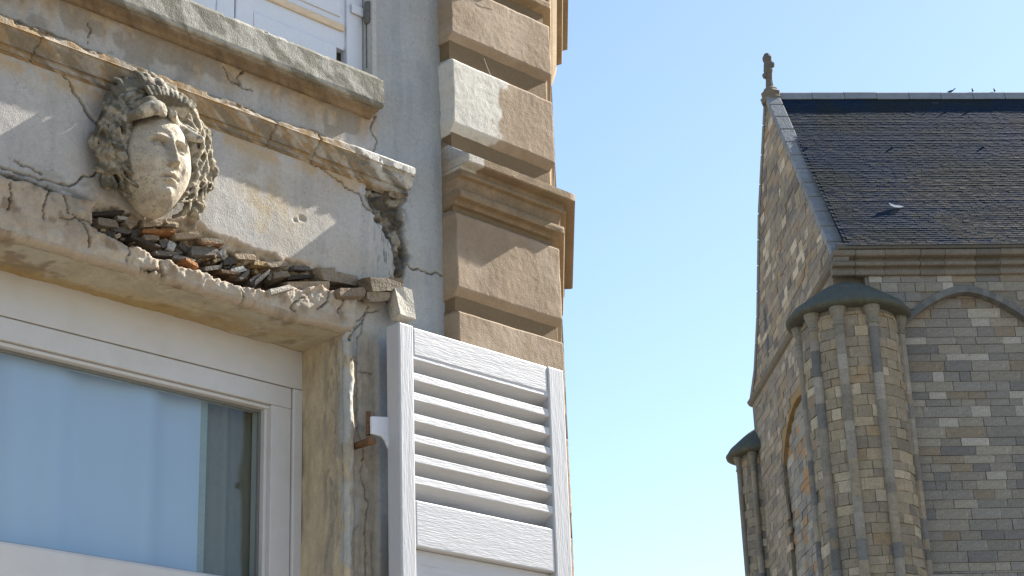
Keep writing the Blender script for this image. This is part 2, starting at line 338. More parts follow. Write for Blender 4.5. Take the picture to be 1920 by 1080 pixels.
keep &= ~((um > WL) & (um < WR-.0) & (zm < ZB))
wall = grid_mesh('facade_wall', np.stack([uu, -hh, zz], -1), M['plaster'], house, cc, keep)
# masonry behind the plaster
b = MB()
for (u0_, u1_, z0_, z1_) in [(-4.2, -1.80, 0, 7.5), (-1.80, WL, 0, 3.16), (WR, .30, 0, 3.16), (WL, WR, 0, 1.15), (-1.80, .30, 3.16, SILLZ), (-1.80, UWL, SILLZ, 5.6), (UWR, .30, SILLZ, 5.6), (-1.80, .30, 5.6, 7.5)]:
    fr = 0.0 if u1_ <= -1.80 or z1_ <= 1.2 or z0_ >= 5.6 else -.085
    b.box((u0_, -fr, z0_), (u1_, .36, z1_), tuple(BASE*.9))
b.box((-1.80, 0.0, 0), (WL, .085, 2.15), tuple(BASE*.9)); b.box((WR, 0.0, 0), (PU0, .085, 2.15), tuple(BASE*.9))
b.box((-1.80, 0.0, 4.495), (UWL, .085, 5.6), tuple(BASE*.9)); b.box((UWR, 0.0, 4.495), (PU0, .085, 5.6), tuple(BASE*.9))
b.build('wall_core', M['plaster'], house)

# soffit: rounds over from the wall face, then runs back to the window
def loft_soffit():
    us_ = np.arange(WL, WR+STEP, STEP); R = .018
    s1 = np.linspace(0, math.pi/2, 12)[:, None]; nb = np.arange(0.0, .165, STEP)[:, None]
    u1, _ = np.meshgrid(us_, s1[:, 0]); hb = wall_height(us_[None, :], np.full((1, len(us_)), ZB))[0]
    n0 = hb                                                       # front surface at the joint
    arcn = n0 - R*(1-np.cos(s1)); arcz = ZB - R*np.sin(s1) + 0*n0
    nn = np.concatenate([arcn, (n0-R) - nb*(1+ (n0-R)/.165)], 0); zz_ = np.concatenate([arcz, np.full((len(nb), len(us_)), ZB-R)], 0)
    u2 = np.repeat(us_[None, :], nn.shape[0], 0)
    dv = np.concatenate([np.zeros((12, 1)), nb], 0); f = sstep(0, .02, np.concatenate([s1*.02, nb+.03], 0)); f[0] = 0
    a = fbm(u2, nn, 30, 4, 61); zz_ = zz_ - f*((a-.5)*.0045 + (fbm(u2, nn, 6, 3, 62)-.5)*.010)
    ck = carve(u2*1.0, zz_*0+3.10+nn, [([(0,0),(1,1)], .001, .001)])[1]*0
    # edge chips
    c = mix(np.array([.40, .36, .275])*(.8+.4*a[..., None]), [.43, .35, .21], sstep(-.05, -.12, nn)*sstep(.4, .55, fbm(u2, nn, 5, 3, 63)))
    c = mix(c, [.40, .39, .33], sstep(.5, .66, fbm(u2, nn, 7, 4, 64))*.7*sstep(-.13, -.08, nn))
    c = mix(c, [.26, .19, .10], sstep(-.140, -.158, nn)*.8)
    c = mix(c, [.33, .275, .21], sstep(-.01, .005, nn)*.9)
    c = mix(c, [.2, .15, .1], sstep(.60, .74, fbm(u2, nn*.8, 22, 5, 65))*.7); c = mix(c, [.34, .245, .11], sstep(.46, .62, fbm(u2*.5, nn*1.5, 9, 4, 66))*.7*sstep(-.02, -.07, nn))
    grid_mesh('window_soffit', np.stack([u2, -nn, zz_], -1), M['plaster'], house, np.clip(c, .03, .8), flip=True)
loft_soffit()
# right reveal: rounds over from the jamb strip, then runs back
def loft_reveal(side=1):
    zs_ = np.arange(1.15, SOF+.012, STEP*1.4); R = .012
    s1 = np.linspace(0, math.pi/2, 7)[None, :]; nb = np.arange(0, .175, STEP)[None, :]
    hb = wall_height(np.full((len(zs_), 1), WR), np.maximum(zs_, 2.16)[:, None])[0]
    arcu = WR - R*np.sin(s1) + 0*hb; arcn = hb - R*(1-np.cos(s1))
    nn = np.concatenate([arcn, hb-R-nb*(1+(hb-R)/.175)], 1); u2 = np.concatenate([arcu, np.full((len(zs_), nb.shape[1]), WR-R)], 1)
    z2 = np.repeat(zs_[:, None], nn.shape[1], 1)
    f = sstep(0, 1.2, np.concatenate([s1, nb+1.6], 1))
    a = fbm(nn*1.5, z2*.6, 30, 4, 71); u2 = u2 - f*((a-.5)*.007 + (fbm(nn, z2, 5, 3, 72)-.5)*.010)
    c = mix(np.array([.42, .355, .25])*(.8+.4*a[..., None]), [.29, .265, .22], sstep(.5, .64, fbm(nn*2.4, z2*.45, 20, 4, 73))*.8*sstep(-.12, -.06, nn))
    c = mix(c, [.16, .14, .11], sstep(.60, .74, fbm(nn*2.2, z2*.6, 70, 4, 74))*.6*sstep(-.10, -.03, nn))
    c = mix(c, [.36, .37, .36], sstep(-.016, -.006, nn)*sstep(.45, .56, fbm(nn, z2, 22, 4, 46))*.8)
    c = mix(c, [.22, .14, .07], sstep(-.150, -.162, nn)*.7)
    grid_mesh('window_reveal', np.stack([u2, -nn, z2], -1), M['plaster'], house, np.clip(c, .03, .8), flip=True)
loft_reveal()
b = MB(); b.box((WL-.03, .0, 1.15), (WL, .175, SOF+.012), (.5, .44, .33)); b.build('window_reveal', M['plaster'], house)

# hood mould: lofted profile, weathered
def smooth_profile(pts, n):
    p = np.array(pts, float); d = np.r_[0, np.cumsum(np.hypot(*np.diff(p, axis=0).T))]
    t = np.linspace(0, d[-1], n); t = np.sort(np.r_[t, d]); return np.stack([np.interp(t, d, p[:, 0]), np.interp(t, d, p[:, 1])], -1), t
def loft_u(name, prof, u0_, u1_, n, dispf, colf, mat, step=STEP, parent=house):
    p, t = smooth_profile(prof, n); tg = np.gradient(p, axis=0); tg /= np.hypot(tg[:, 0], tg[:, 1])[:, None]+1e-9
    nr_ = np.stack([-tg[:, 1], tg[:, 0]], -1)                     # outward for profiles running top to bottom
    us_ = np.arange(u0_, u1_+step*.5, step); u2, t2 = np.meshgrid(us_, t)
    d = dispf(u2, t2); nn = p[:, 0][:, None] + nr_[:, 0][:, None]*d; z2 = p[:, 1][:, None] + nr_[:, 1][:, None]*d
    # close the two ends
    def cap(P, k):
        e = P[:, k:k+1].copy(); e[..., 1] = .01; e[..., 2] = e[..., 2]*.15 + np.mean(P[:, k, 2])*.85; return e
    P = np.stack([u2, -nn, z2], -1); c = colf(u2, t2, nn, z2)
    P = np.concatenate([cap(P, 0), P, cap(P, -1)], 1); c = np.concatenate([c[:, :1], c, c[:, -1:]], 1)
    return grid_mesh(name, P, mat, parent, np.clip(c, .02, .8), flip=True)
hood_prof = [(-.01, 3.556), (.004, 3.555), (.030, 3.545), (.035, 3.540), (.0355, 3.522), (.030, 3.519), (.030, 3.515), (.026, 3.505), (.021, 3.494), (.019, 3.486), (.013, 3.484), (.013, 3.474), (.006, 3.470), (-.01, 3.466)]
def hd(u, t):
    er = sstep(-.34, -.40, u + (fbm(u, t, 20, 3, 81)-.5)*.06)     # left of the intact end the top edge is lost
    d = (fbm(u, t, 60, 4, 82)-.5)*.0022 - er*(.003+.010*sstep(.45, .7, fbm(u, t*2, 24, 4, 83))*sstep(.065, .045, t))
    d = d - .006*sstep(.57, .66, fbm(u, t, 26, 4, 84))*sstep(-.36, -.30, u)*sstep(.045, .065, t)
    for px, py in [(602, 270), (78, 75), (520, 240), (283, 170)]:
        cu = wpx(px, py, .04)[0] + (fbm(t, t*0, 60, 2, 85)-.5)*.02; d = d - .006*np.exp(-((u-cu)/.0022)**2)
    return d
def hc(u, t, n, z):
    a = fbm(u, z, 40, 4, 86); c = mix(np.array([.39, .375, .34])*(.75+.5*a[..., None]), [.27, .19, .105], sstep(-.36, -.46, u)*(.45+.55*sstep(.33, .58, fbm(u*1.4, z*1.4, 40, 4, 87))))
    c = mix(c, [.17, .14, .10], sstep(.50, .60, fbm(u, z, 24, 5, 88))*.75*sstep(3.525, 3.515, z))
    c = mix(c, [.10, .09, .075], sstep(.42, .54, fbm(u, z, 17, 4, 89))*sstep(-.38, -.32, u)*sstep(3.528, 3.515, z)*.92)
    c = mix(c, [.52, .51, .48], sstep(3.520, 3.526, z)*sstep(-.40, -.36, u)*.8)  # sunlit top fillet of the right end, painted in as a paler tone
    return c
loft_u('hood_mould', hood_prof, -1.60, -.142, 60, hd, hc, M['mould'])

# sill of the upper window
sill_prof = [(-.02, 3.748), (.045, 3.746), (.053, 3.742), (.057, 3.734), (.057, 3.672), (.055, 3.664), (.047, 3.660), (.041, 3.664), (.036, 3.660), (.018, 3.656), (.008, 3.650), (-.02, 3.646)]
def sd_(u, t): return (fbm(u, t, 40, 4, 91)-.5)*.0016 - .008*sstep(.62, .74, fbm(u, t, 30, 3, 92))*sstep(.09, .06, t)*sstep(.05, .07, t)
def sc_(u, t, n, z):
    a = fbm(u, z, 60, 4, 93); c = mix(np.array([.32, .315, .28])*(.75+.5*a[..., None]), [.14, .135, .11], sstep(.43, .56, fbm(u, z, 17, 5, 94))*.85)
    c = mix(c, [.20, .19, .13], sstep(-.42, -.27, u)*sstep(.40, .55, fbm(u*1.6, z*.7, 26, 4, 95))*.8)
    c = mix(c, [.42, .41, .38], sstep(-.277, -.270, u)*.7)
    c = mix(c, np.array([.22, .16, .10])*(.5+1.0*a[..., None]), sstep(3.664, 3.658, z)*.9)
    return c
loft_u('upper_window_sill', sill_prof, -1.48, -.262, 70, sd_, sc_, M['mould'])

# ------------------------------------------------------------------ pilaster and return round the obtuse corner
RAZ = math.radians(.45)                         # heading of the side street front
RD = np.array([math.sin(RAZ), math.cos(RAZ), 0]); RU, RN = float(RD @ U), float(RD @ N)       # in (u, n)
ON = (-RN, RU)                                  # outward normal of the return in (u, n)
MT = math.tan((AZ-RAZ)/2)
RL = .62
def pil_path(extra=0.0):
    """sections along u then round the mitre along the return; profile given as (n offset, z)"""
    def start(n, z): return (PU0, -n, z)
    def corner(n, z): d = n-PN; return (PU1 + d*MT, -n, z)
    def end(n, z):
        d = n-PN; return (PU1 + RU*RL + ON[0]*d, -(PN + RN*RL + ON[1]*d), z)
    return [start, corner, end]
TAN = (.262, .20, .138)
pil = empty('pilaster', (0, 0, 0), 0, house)
def pil_colour(o, white=False):
    """patchy stains; the repaired block has a white left half"""
    me = o.data; n = len(me.vertices); co = np.zeros(n*3, np.float32); me.vertices.foreach_get('co', co); co = co.reshape(-1, 3)
    u = co[:, 0]; z = co[:, 2]; a = fbm(u, z, 22, 4, 101); c = mix(np.array(TAN)*(.86+.28*a[..., None]), [.36, .29, .22], sstep(.5, .7, fbm(u, z, 6, 3, 102))*.6)
    c = mix(c, [.27, .20, .12], sstep(.036, .02, -co[:, 1])*.6)
    if white:
        m = sstep(.008, -.008, u - (.135 + (z-3.7)*.20 + (fbm(u, z, 28, 4, 103)-.5)*.09)); c = mix(c, [.50, .485, .44], m*(u < .3))
    at = me.color_attributes['col']; q = np.ones((n, 4), np.float32); q[:, :3] = c; at.data.foreach_set('color', q.ravel())
def block(z0, z1, ch0, ch1, seed, white=False, name='rustic_block'):
    """front is a fine displaced grid with chamfered top and bottom, wrapped round the mitred corner"""
    prof = [(-.004, z1), (PN-.022, z1-.001), (PN-.002, z1-ch1), (PN, z1-ch1-.004), (PN, z0+ch0+.004), (PN-.002, z0+ch0), (PN-.020, z0+.001), (-.004, z0)]
    p, t = smooth_profile(prof, 60); us_ = np.r_[np.arange(PU0, PU1, .005), PU1]
    u2, _ = np.meshgrid(us_, t); n2 = np.repeat(p[:, :1], len(us_), 1); z2 = np.repeat(p[:, 1:], len(us_), 1)
    fr = sstep(PN-.03, PN-.005, n2); n2 = n2 + fr*((fbm(u2, z2, 90, 4, seed)-.5)*.0016 + (fbm(u2, z2, 6, 3, seed+1)-.5)*.004)
    z2 = z2 + (fbm(u2, z2, 12, 3, seed+2)-.5)*.004
    u2 = u2 + (u2 - PU0 < .002)*((fbm(n2, z2, 40, 3, seed+3)-.5)*.010) + (u2 > PU1-.001)*((n2-PN)*MT + (fbm(n2, z2, 40, 3, seed+4)-.5)*.003)
    P = np.stack([u2, -n2, z2], -1)
    left = P[:, :1].copy(); left[..., 1] = .06
    e1 = P[:, -1:].copy(); e1[..., 0] = PU1 + RU*RL + ON[0]*(p[:, :1]-PN); e1[..., 1] = -(PN + RN*RL + ON[1]*(p[:, :1]-PN))
    e2 = e1.copy(); e2[..., 0] = PU1 + RU*RL + ON[0]*-.12; e2[..., 1] = -(PN+RN*RL+ON[1]*-.12)
    P = np.concatenate([left, P, e1, e2], 1)
    o = grid_mesh(name, P, M['pilaster'], pil, np.zeros(P.shape), flip=True); pil_colour(o, white)
    return o
block(3.945, 4.135, .022, .012, 200); block(3.675, 3.893, .026, .006, 210, True); block(3.225, 3.462, .022, .010, 220); block(2.965, 3.192, .022, .006, 230)
for k in range(4): block(2.965-.26*(k+1), 3.192-.26*(k+1), .022, .006, 240+10*k)
# sunk joints: the shaft behind the blocks
b = MB(); rp = [(PU0+.004, -.004), (PU1+(.036-PN)*MT, -.036), (PU1+RU*(RL-.004)+ON[0]*(.036-PN), -(PN+RN*(RL-.004)+ON[1]*(.036-PN))), (PU1+RU*RL+ON[0]*-.2, -(PN+RN*RL+ON[1]*-.2)), (PU0+.004, .3)]
rp[0] = (PU0+.004, -.036)
b.extrude(rp, [lambda x, y, z=z: (x, y, z) for z in (0.0, 5.6)], (.17, .122, .07)); b.build('shaft', M['pilaster'], pil)
def moulding(name, prof, colr, bevel=.0):
    """finely sectioned moulding round the corner, closed at both ends"""
    p, t = smooth_profile(prof, 90); us_ = np.r_[np.arange(PU0, PU1, .006), PU1]
    u2, _ = np.meshgrid(us_, t); n2 = np.repeat(p[:, :1], len(us_), 1); z2 = np.repeat(p[:, 1:], len(us_), 1)
    n2 = n2 + (fbm(u2, z2*2, 30, 4, 301)-.5)*.0022*(n2 > .01); z2 = z2 + (fbm(u2*.6, z2, 22, 3, 302)-.5)*.0016
    u2 = u2 + sstep(PU0, PU1, u2)*0 + (u2 > PU1-.001)*(n2-PN)*MT
    k = (us_ - PU0)/(PU1-PU0); u2 = np.where(u2 > PU1-.001, u2, PU0 + k[None, :]*(PU1 + np.minimum(n2-PN, 0)*MT - PU0))
    P = np.stack([u2, -n2, z2], -1); left = P[:, :1].copy(); left[..., 1] = .01
    ks = np.linspace(0, 1, 12)[1:]; ret = []
    for q in ks:
        e = P[:, -1:].copy(); L = RL*q; e[..., 0] = PU1+RU*L+ON[0]*(p[:, :1]-PN)+(p[:, :1]-PN)*MT*0; e[..., 1] = -(PN+RN*L+ON[1]*(p[:, :1]-PN)); ret.append(e)
    e2 = ret[-1].copy(); e2[..., 0] = PU1+RU*RL+ON[0]*-.1; e2[..., 1] = -(PN+RN*RL+ON[1]*-.1)
    P = np.concatenate([left, P]+ret+[e2], 1)
    uu_ = P[..., 0]; zz_ = P[..., 2]; a = fbm(uu_, zz_, 30, 4, 305)
    c = mix(np.array(colr)*(.75+.5*a[..., None]), [.20, .15, .09], sstep(.52, .66, fbm(uu_, zz_*2, 14, 4, 306))*.7)
    c = mix(c, [.46, .445, .41], (uu_ < .035+(fbm(uu_, zz_, 40, 2, 307)-.5)*.02)*(zz_ > 3.568)*(zz_ < 3.66)*.9*(P[..., 1] < -.03))
    grid_mesh(name, P, M['mould'], pil, np.clip(c, .02, .8), flip=True)
cap_prof = [(.0, 3.672), (.046, 3.632), (.094, 3.602), (.100, 3.598), (.100, 3.577), (.096, 3.575), (.070, 3.576), (.069, 3.560), (.074, 3.556), (.074, 3.549), (.060, 3.546), (.058, 3.534), (.053, 3.520), (.052, 3.512), (.067, 3.510), (.069, 3.502), (.067, 3.491), (.048, 3.490), (.046, 3.478), (.020, 3.472), (-.004, 3.468)]
moulding('capital_moulding', cap_prof, (.225, .165, .105))
top_prof = [(-.004, 4.46), (.10, 4.45), (.12, 4.42), (.120, 4.385), (.104, 4.382), (.100, 4.335), (.084, 4.33), (.080, 4.30), (.068, 4.265), (.062, 4.255), (.062, 4.235), (.058, 4.215), (.050, 4.200), (.058, 4.196), (.058, 4.176), (.048, 4.170), (.030, 4.160), (-.004, 4.150)]
moulding('upper_moulding', top_prof, (.26, .19, .115))
# side street front beyond the pilaster's return
b = MB(); q0 = RL+.002
def rpt(L, d): return (PU1+RU*L+ON[0]*d, -(PN+RN*L+ON[1]*d))
b.extrude([rpt(q0, .013), rpt(7.0, .013), rpt(7.0, -.5), rpt(q0, -.5)], [lambda x, y, z=z: (x, y, z) for z in (0.0, 7.5)], (.20, .15, .10)); b.build('side_wall', M['pilaster'], house)

# ------------------------------------------------------------------ broken masonry of the window head
def chunk_mesh(name, w, h, d, seed, jag=.22):
    r = random.Random(seed); bm = bmesh.new(); bmesh.ops.create_cube(bm, size=1); bmesh.ops.subdivide_edges(bm, edges=bm.edges[:], cuts=1, use_grid_fill=True)
    sk = [r.uniform(-.22, .22) for _ in range(4)]; ms = min(w, h, d)
    for v in bm.verts:
        k = .93 if abs(v.co.x)+abs(v.co.y)+abs(v.co.z) > 1.2 else .97
        x, y, z = v.co.x*k, v.co.y*k, v.co.z*k
        v.co = Vector((w*(x+sk[0]*z*.6)*(1+sk[1]*z), d*y, h*(z+sk[2]*x*.5)*(1+sk[3]*x)))
        v.co += Vector((r.uniform(-1, 1)*min(w, 2*ms), r.uniform(-1, 1)*ms, r.uniform(-1, 1)*ms))*jag*.55
    me = bpy.data.meshes.new(name); bm.to_mesh(me); bm.free(); return me
FC = dict(slate=(.11, .10, .09), dark=(.055, .045, .035), stone=(.27, .225, .17), beige=(.29, .23, .165), orange=(.27, .125, .05), pale=(.33, .33, .32), ochre=(.29, .20, .10), grey=(.17, .155, .135), wood=(.12, .08, .05), white=(.46, .43, .37))
FN = dict(slate='slate_fragment', dark='lath_fragment', stone='stone_fragment', beige='stone_fragment', orange='brick_fragment', pale='tile_fragment', ochre='brick_fragment', grey='tile_fragment', wood='lath_fragment', white='plaster_fragment')
fseed = [500]
def frag(px, py, w, h, ang, n, d, kind):
    """px centre, size in photo pixels, tilt against the wall's horizontal in degrees, depth n of its centre"""
    fseed[0] += 1; u, z = wpx(px, py, n); mpp = 4.55/FOC
    me = chunk_mesh(FN[kind], w*mpp/.72*(.85 if n < .02 else 1), h*mpp*(.85 if n < .02 else 1.05), d, fseed[0], .09 if n < .02 else .14); o = link(FN[kind], me, M['frag'], house)
    n = n-.017 if n < .02 else n; o.location = (u, -n, z); r = random.Random(fseed[0]*3)
    o.rotation_euler = (math.radians(r.uniform(-10, 10)), math.radians(-ang+r.uniform(-8, 8)), math.radians(r.uniform(-10, 10)))
    k = r.uniform(.6, 1.05); c = FC[kind]; o.color = (c[0]*k, c[1]*k, c[2]*k, 1); return o
for a in [(200,402,54,8,12,.0,.05,'dark'),(197,420,36,17,14,-.004,.05,'stone'),(190,431,50,11,-8,-.02,.05,'slate'),(246,416,21,20,45,.004,.04,'beige'),(233,407,16,7,10,.008,.03,'pale'),
          (286,437,34,8,16,.004,.05,'orange'),(316,436,24,8,4,.004,.045,'orange'),(280,449,27,11,12,.0,.05,'beige'),(284,419,34,14,20,.002,.05,'beige'),(318,424,26,11,6,.002,.05,'stone'),(350,441,42,12,20,.004,.05,'beige'),(396,451,38,11,8,.004,.05,'stone'),(398,458,34,5,12,.004,.05,'orange'),
          (310,456,15,17,30,.0,.03,'slate'),(326,460,12,20,-28,.008,.022,'pale'),(273,455,46,7,-6,.006,.04,'dark'),(312,474,44,9,6,-.004,.04,'grey'),(346,486,34,8,4,.0,.04,'grey'),
          (380,474,52,20,14,-.008,.05,'grey'),(421,470,9,17,-35,.006,.02,'pale'),(413,473,8,16,-30,.003,.02,'slate'),(360,492,24,8,-4,.012,.03,'orange'),(432,488,26,15,20,-.006,.04,'slate'),
          (452,503,26,12,30,.006,.016,'pale'),(462,513,24,8,38,.004,.02,'grey'),(496,518,40,9,52,.010,.018,'slate'),(505,510,18,6,50,.012,.014,'grey'),(563,517,54,9,16,.006,.03,'dark'),(527,519,29,13,18,.0,.05,'beige'),
          (488,496,27,10,14,.002,.04,'ochre'),(480,524,24,13,40,-.004,.04,'slate'),(446,519,32,12,10,-.01,.04,'wood'),(633,521,80,25,15,.006,.05,'stone'),(713,535,60,24,12,.028,.05,'stone'),
          (752,573,27,54,-2,.040,.045,'white'),(654,552,46,17,15,.024,.03,'beige'),(703,558,38,16,17,.026,.035,'stone'),(522,545,40,9,22,.020,.02,'white'),(580,534,76,17,15,.010,.045,'beige'),
          (398,500,34,9,18,-.004,.04,'slate'),(430,508,34,7,4,-.002,.04,'wood'),(258,436,24,13,30,-.008,.04,'slate'),(226,433,32,12,4,-.012,.05,'slate'),(345,463,20,14,-20,-.004,.03,'slate'),
          (402,455,22,8,24,.008,.03,'beige'),(460,480,40,12,16,.0,.04,'beige'),(520,494,44,11,18,.0,.04,'stone'),(570,503,50,9,18,-.002,.04,'grey'),(610,508,40,8,18,.002,.04,'stone')]: frag(*a)
for k in range(90):
    t = rnd.random(); px = 185+t*470; py = 432+t*106+rnd.uniform(-12, 14)
    frag(px, py, rnd.uniform(6, 17), rnd.uniform(4, 9), rnd.uniform(-35, 60), rnd.uniform(-.024, .002), .025, rnd.choice(['slate', 'wood', 'wood', 'grey', 'beige', 'stone', 'beige', 'ochre']))
# rubble left standing in the broken strip beside the hood's end
for k in range(12):
    t = rnd.random(); px = 728+25*math.sin(t*3)*.6+rnd.uniform(-22+14*t, 20); py = 355+t*175
    frag(px, py, rnd.uniform(8, 18), rnd.uniform(10, 24), rnd.uniform(-60, 60), rnd.uniform(-.026, -.016), .025, rnd.choice(['grey', 'grey', 'slate', 'wood']))

# ------------------------------------------------------------------ lower window: frame, glass
win = empty('window', (0, 0, 0), 0, house)
def ubox(name, u0_, u1_, n0, n1, z0, z1, mat, parent, bevel=.003):
    b = MB(); b.box((u0_, -n1, z0), (u1_, -n0, z1)); return b.build(name, mat, parent, bevel=bevel)
FR = WR-.011; FL = WL+.002
ubox('casing', FL, FR, -.22, -.150, 2.9635, SOF+.02, M['pvc'], win, .0015)
ubox('frame_head', FL, FR-.030, -.22, -.1535, 2.912, 2.962, M['pvc'], win, .002)
ubox('frame_bead', FL, FR-.075, -.215, -.162, 2.902, 2.9115, M['pvc'], win, .003)
ubox('frame_jamb', FR-.028, FR, -.22, -.147, 1.2, 2.962, M['pvc'], win, .003)
ubox('frame_jamb', FR-.088, FR-.030, -.22, -.1535, 1.2, 2.9115, M['pvc'], win, .002)
ubox('frame_bead', FR-.098, FR-.087, -.215, -.166, 1.2, 2.903, M['pvc'], win, .002)
ubox('frame_jamb', FL, FL+.088, -.22, -.155, 1.2, 2.910, M['pvc'], win, .006)
ubox('transom', FL+.090, FR-.090, -.22, -.156, 2.385, 2.492, M['pvc'], win, .008)
ubox('transom_bead', FL+.090, FR-.090, -.20, -.150, 2.375, 2.386, M['pvc'], win, .002)
ubox('gasket', FL+.090, FR-.099, -.188, -.180, 2.492, 2.497, M['seal'], win, 0); ubox('gasket', FL+.09, FR-.099, -.188, -.180, 2.896, 2.902, M['seal'], win, 0)
ubox('gasket', FR-.1035, FR-.0985, -.188, -.180, 2.498, 2.895, M['seal'], win, 0)
ubox('pane', FL+.085, FR-.095, -.190, -.186, 2.49, 2.905, M['glass'], win, 0)
ubox('pane', FL+.085, FR-.095, -.190, -.186, 1.2, 2.380, M['glass'], win, 0)
# the room behind
b = MB()
for a_, c_ in [((-1.9, .36, .4), (-1.86, 2.4, 3.4)), ((.2, .36, .4), (.24, 2.4, 3.4)), ((-1.9, 2.4, .4), (.24, 2.44, 3.4)), ((-1.9, .36, 3.4), (.24, 2.44, 3.44)), ((-1.9, .36, .36), (.24, 2.44, .4))]: b.box(a_, c_)
b.build('room_shell', M['room'], house)
# curtains: each a thing of its own
def cloth(name, u0_, u1_, n, z0, z1, amp, fr, seed, mat, label):
    t = hthing(name, (u0_+u1_)/2, n, z0) if False else None
    us_ = np.linspace(u0_, u1_, 120); zs_ = np.linspace(z0, z1, 40); u2, z2 = np.meshgrid(us_, zs_)
    n2 = n + amp*(np.sin(u2*fr+seed+.6*np.sin(u2*fr*.37)) + .4*np.sin(u2*fr*2.3+seed*2+z2*.8))
    f = np.stack([u2-(u0_+u1_)/2, -(n2-n), z2-z0], -1); bk = f.copy(); bk[..., 1] += .0025
    P = np.concatenate([f, bk[::-1]], 0); P = np.concatenate([P, P[:1]], 0)
    o = grid_mesh(name, P, mat, None, None); o.location = hpos((u0_+u1_)/2, n, z0); o.rotation_euler = (0, 0, HRZ); tag(o, label, 'curtain'); return o
cu = wpx(380, 800, -.21)[0]
cloth('net_curtain', WL+.02, cu, -.218, 1.3, 2.94, .010, 24, 1.0, M['curtain'], 'pale blue white net curtain hanging close behind the window pane')
m = MB(); m.box((-.012, -.004, 0), (.012, 0, 1.63)); ob = m.build('hem', M['hem'], None); nc = bpy.data.objects['net_curtain']; ob.parent = nc; ob.location = (( cu-(WL+.02))/2+.008, .006, 0)
cloth('drape', cu+.022, WR+.06, -.240, 1.3, 2.99, .008, 75, 2.4, M['drape'], 'dark grey drape gathered beside the net curtain behind the glass')

# ------------------------------------------------------------------ upper window: closed leaves
def upper_leaf(u0_, u1_, label, hinge):
    t = hthing('closed_shutter', (u0_+u1_)/2, -.05, 3.76); tag(t, label, 'shutter', 'closed shutters of the upper window'); c0 = (u0_+u1_)/2
    def bx(name, a0, a1, n0, n1, z0, z1, mat, bev=.003):
        b = MB(); b.box((a0-c0, -(n1+.05), z0-3.76), (a1-c0, -(n0+.05), z1-3.76)); return b.build(name, mat, t, bevel=bev)
    zb, zt = 3.748, 5.45; nb = -.06; nf = -.032
    bx('stile', u1_-.052, u1_, nb, nf, zb+(.035 if hinge else 0), zt, M['paint_upper']); bx('stile', u0_, u0_+.052, nb, nf, zb, zt, M['paint_upper'])
    bx('rail', u0_+.053, u1_-(.085 if hinge else .053), nb, nf-.001, zb, zb+.095, M['paint_upper']); bx('rail', u0_+.053, u1_-.053, nb, nf-.001, zt-.1, zt, M['paint_upper'])
    bx('panel', u0_+.053, u1_-.053, nb, nf-.008, zb+.096, zt-.101, M['paint_upper'], 0)
    bx('bead', u0_+.075, u1_-.058, nf-.008, nf-.001, zb+.145, zb+.166, M['ochre_wood'], .004)
    bx('raised_field', u0_+.07, u1_-.07, nf-.008, nf-.003, zb+.185, zt-.13, M['paint_upper'], .003)
    if hinge:
        b = MB(); zc = 3.965-3.76; xx = u1_-c0+.003
        ring = [(math.cos(a)*.011, math.sin(a)*.011) for a in [k*math.pi/6 for k in range(12)]]
        b.extrude(ring, [lambda x, y, z=z, s=s: (xx+x*s, -.035+y*s, zc+z) for z, s in ((-.034, .75), (-.028, 1), (.020, 1), (.028, .85))]); b.build('hinge_barrel', M['iron'], t, smooth=False)
        b = MB(); b.box((xx-.045, -.026, zc-.012), (xx-.006, -.021, zc+.014)); b.build('hinge_strap', M['paint_upper'], t, bevel=.002)
        b = MB(); b.extrude([(x*.25, y*.25) for x, y in ring], [lambda x, y, z=z: (xx+x, -.03+y, zc+z) for z in (-.16, -.03)]); b.build('hinge_rod', M['iron'], t)
upper_leaf(-.652, UWR-.004, 'white closed shutter leaf beside the dark iron hinge on upper window', True)
upper_leaf(-1.062, -.656, 'middle white closed shutter leaf of the upper window above the carved mask', False)
upper_leaf(UWL+.004, -1.066, 'white closed shutter leaf farthest from the dark hinge on upper window', False)
b = MB(); b.box((UWL, .062, SILLZ), (UWR, .08, 5.6), (.07, .06, .05)); b.build('upper_window_recess', M['plaster'], house)
b = MB(); b.box((UWR-.002, -.002, SILLZ), (UWR+.012, .085, 5.6), tuple(BASE*1.1)); b.build('upper_window_jamb', M['plaster'], house)

# ------------------------------------------------------------------ louvred shutter, folded open against the wall
SU0, SU1, SN1, SN0, SZ1 = -.264, .293, .105, .058, 3.084
sh = hthing('louvred_shutter', (SU0+SU1)/2, SN0, 1.25)
tag(sh, 'white painted louvred wooden shutter folded open against the pilaster beside the window', 'shutter')
def sbox(name, a0, a1, n0, n1, z0, z1, mat, bev=.004):
    c0 = (SU0+SU1)/2; b = MB(); b.box((a0-c0, -(n1-SN0), z0-1.25), (a1-c0, -(n0-SN0), z1-1.25)); return b.build(name, mat, sh, bevel=bev, seg=2)
LI, RI = -.219, .236
sbox('stile', SU0, LI, SN0, SN1, 1.25, SZ1, M['paintv']); sbox('stile', RI, SU1, SN0, SN1, 1.25, SZ1-.001, M['paintv'])
sbox('rail', LI+.001, RI-.001, SN0+.002, SN1-.002, 3.012, SZ1-.002, M['paint']); sbox('rail', LI+.001, RI-.001, SN0+.002, SN1-.002, 2.556, 2.664, M['paint'])
sbox('rail', LI+.001, RI-.001, SN0+.002, SN1-.002, 1.25, 1.36, M['paint'])
sbox('panel', LI+.001, RI-.001, SN0+.012, SN1-.022, 1.361, 2.555, M['paint'], .001)
c0 = (SU0+SU1)/2; pit = (3.012-2.664)/7
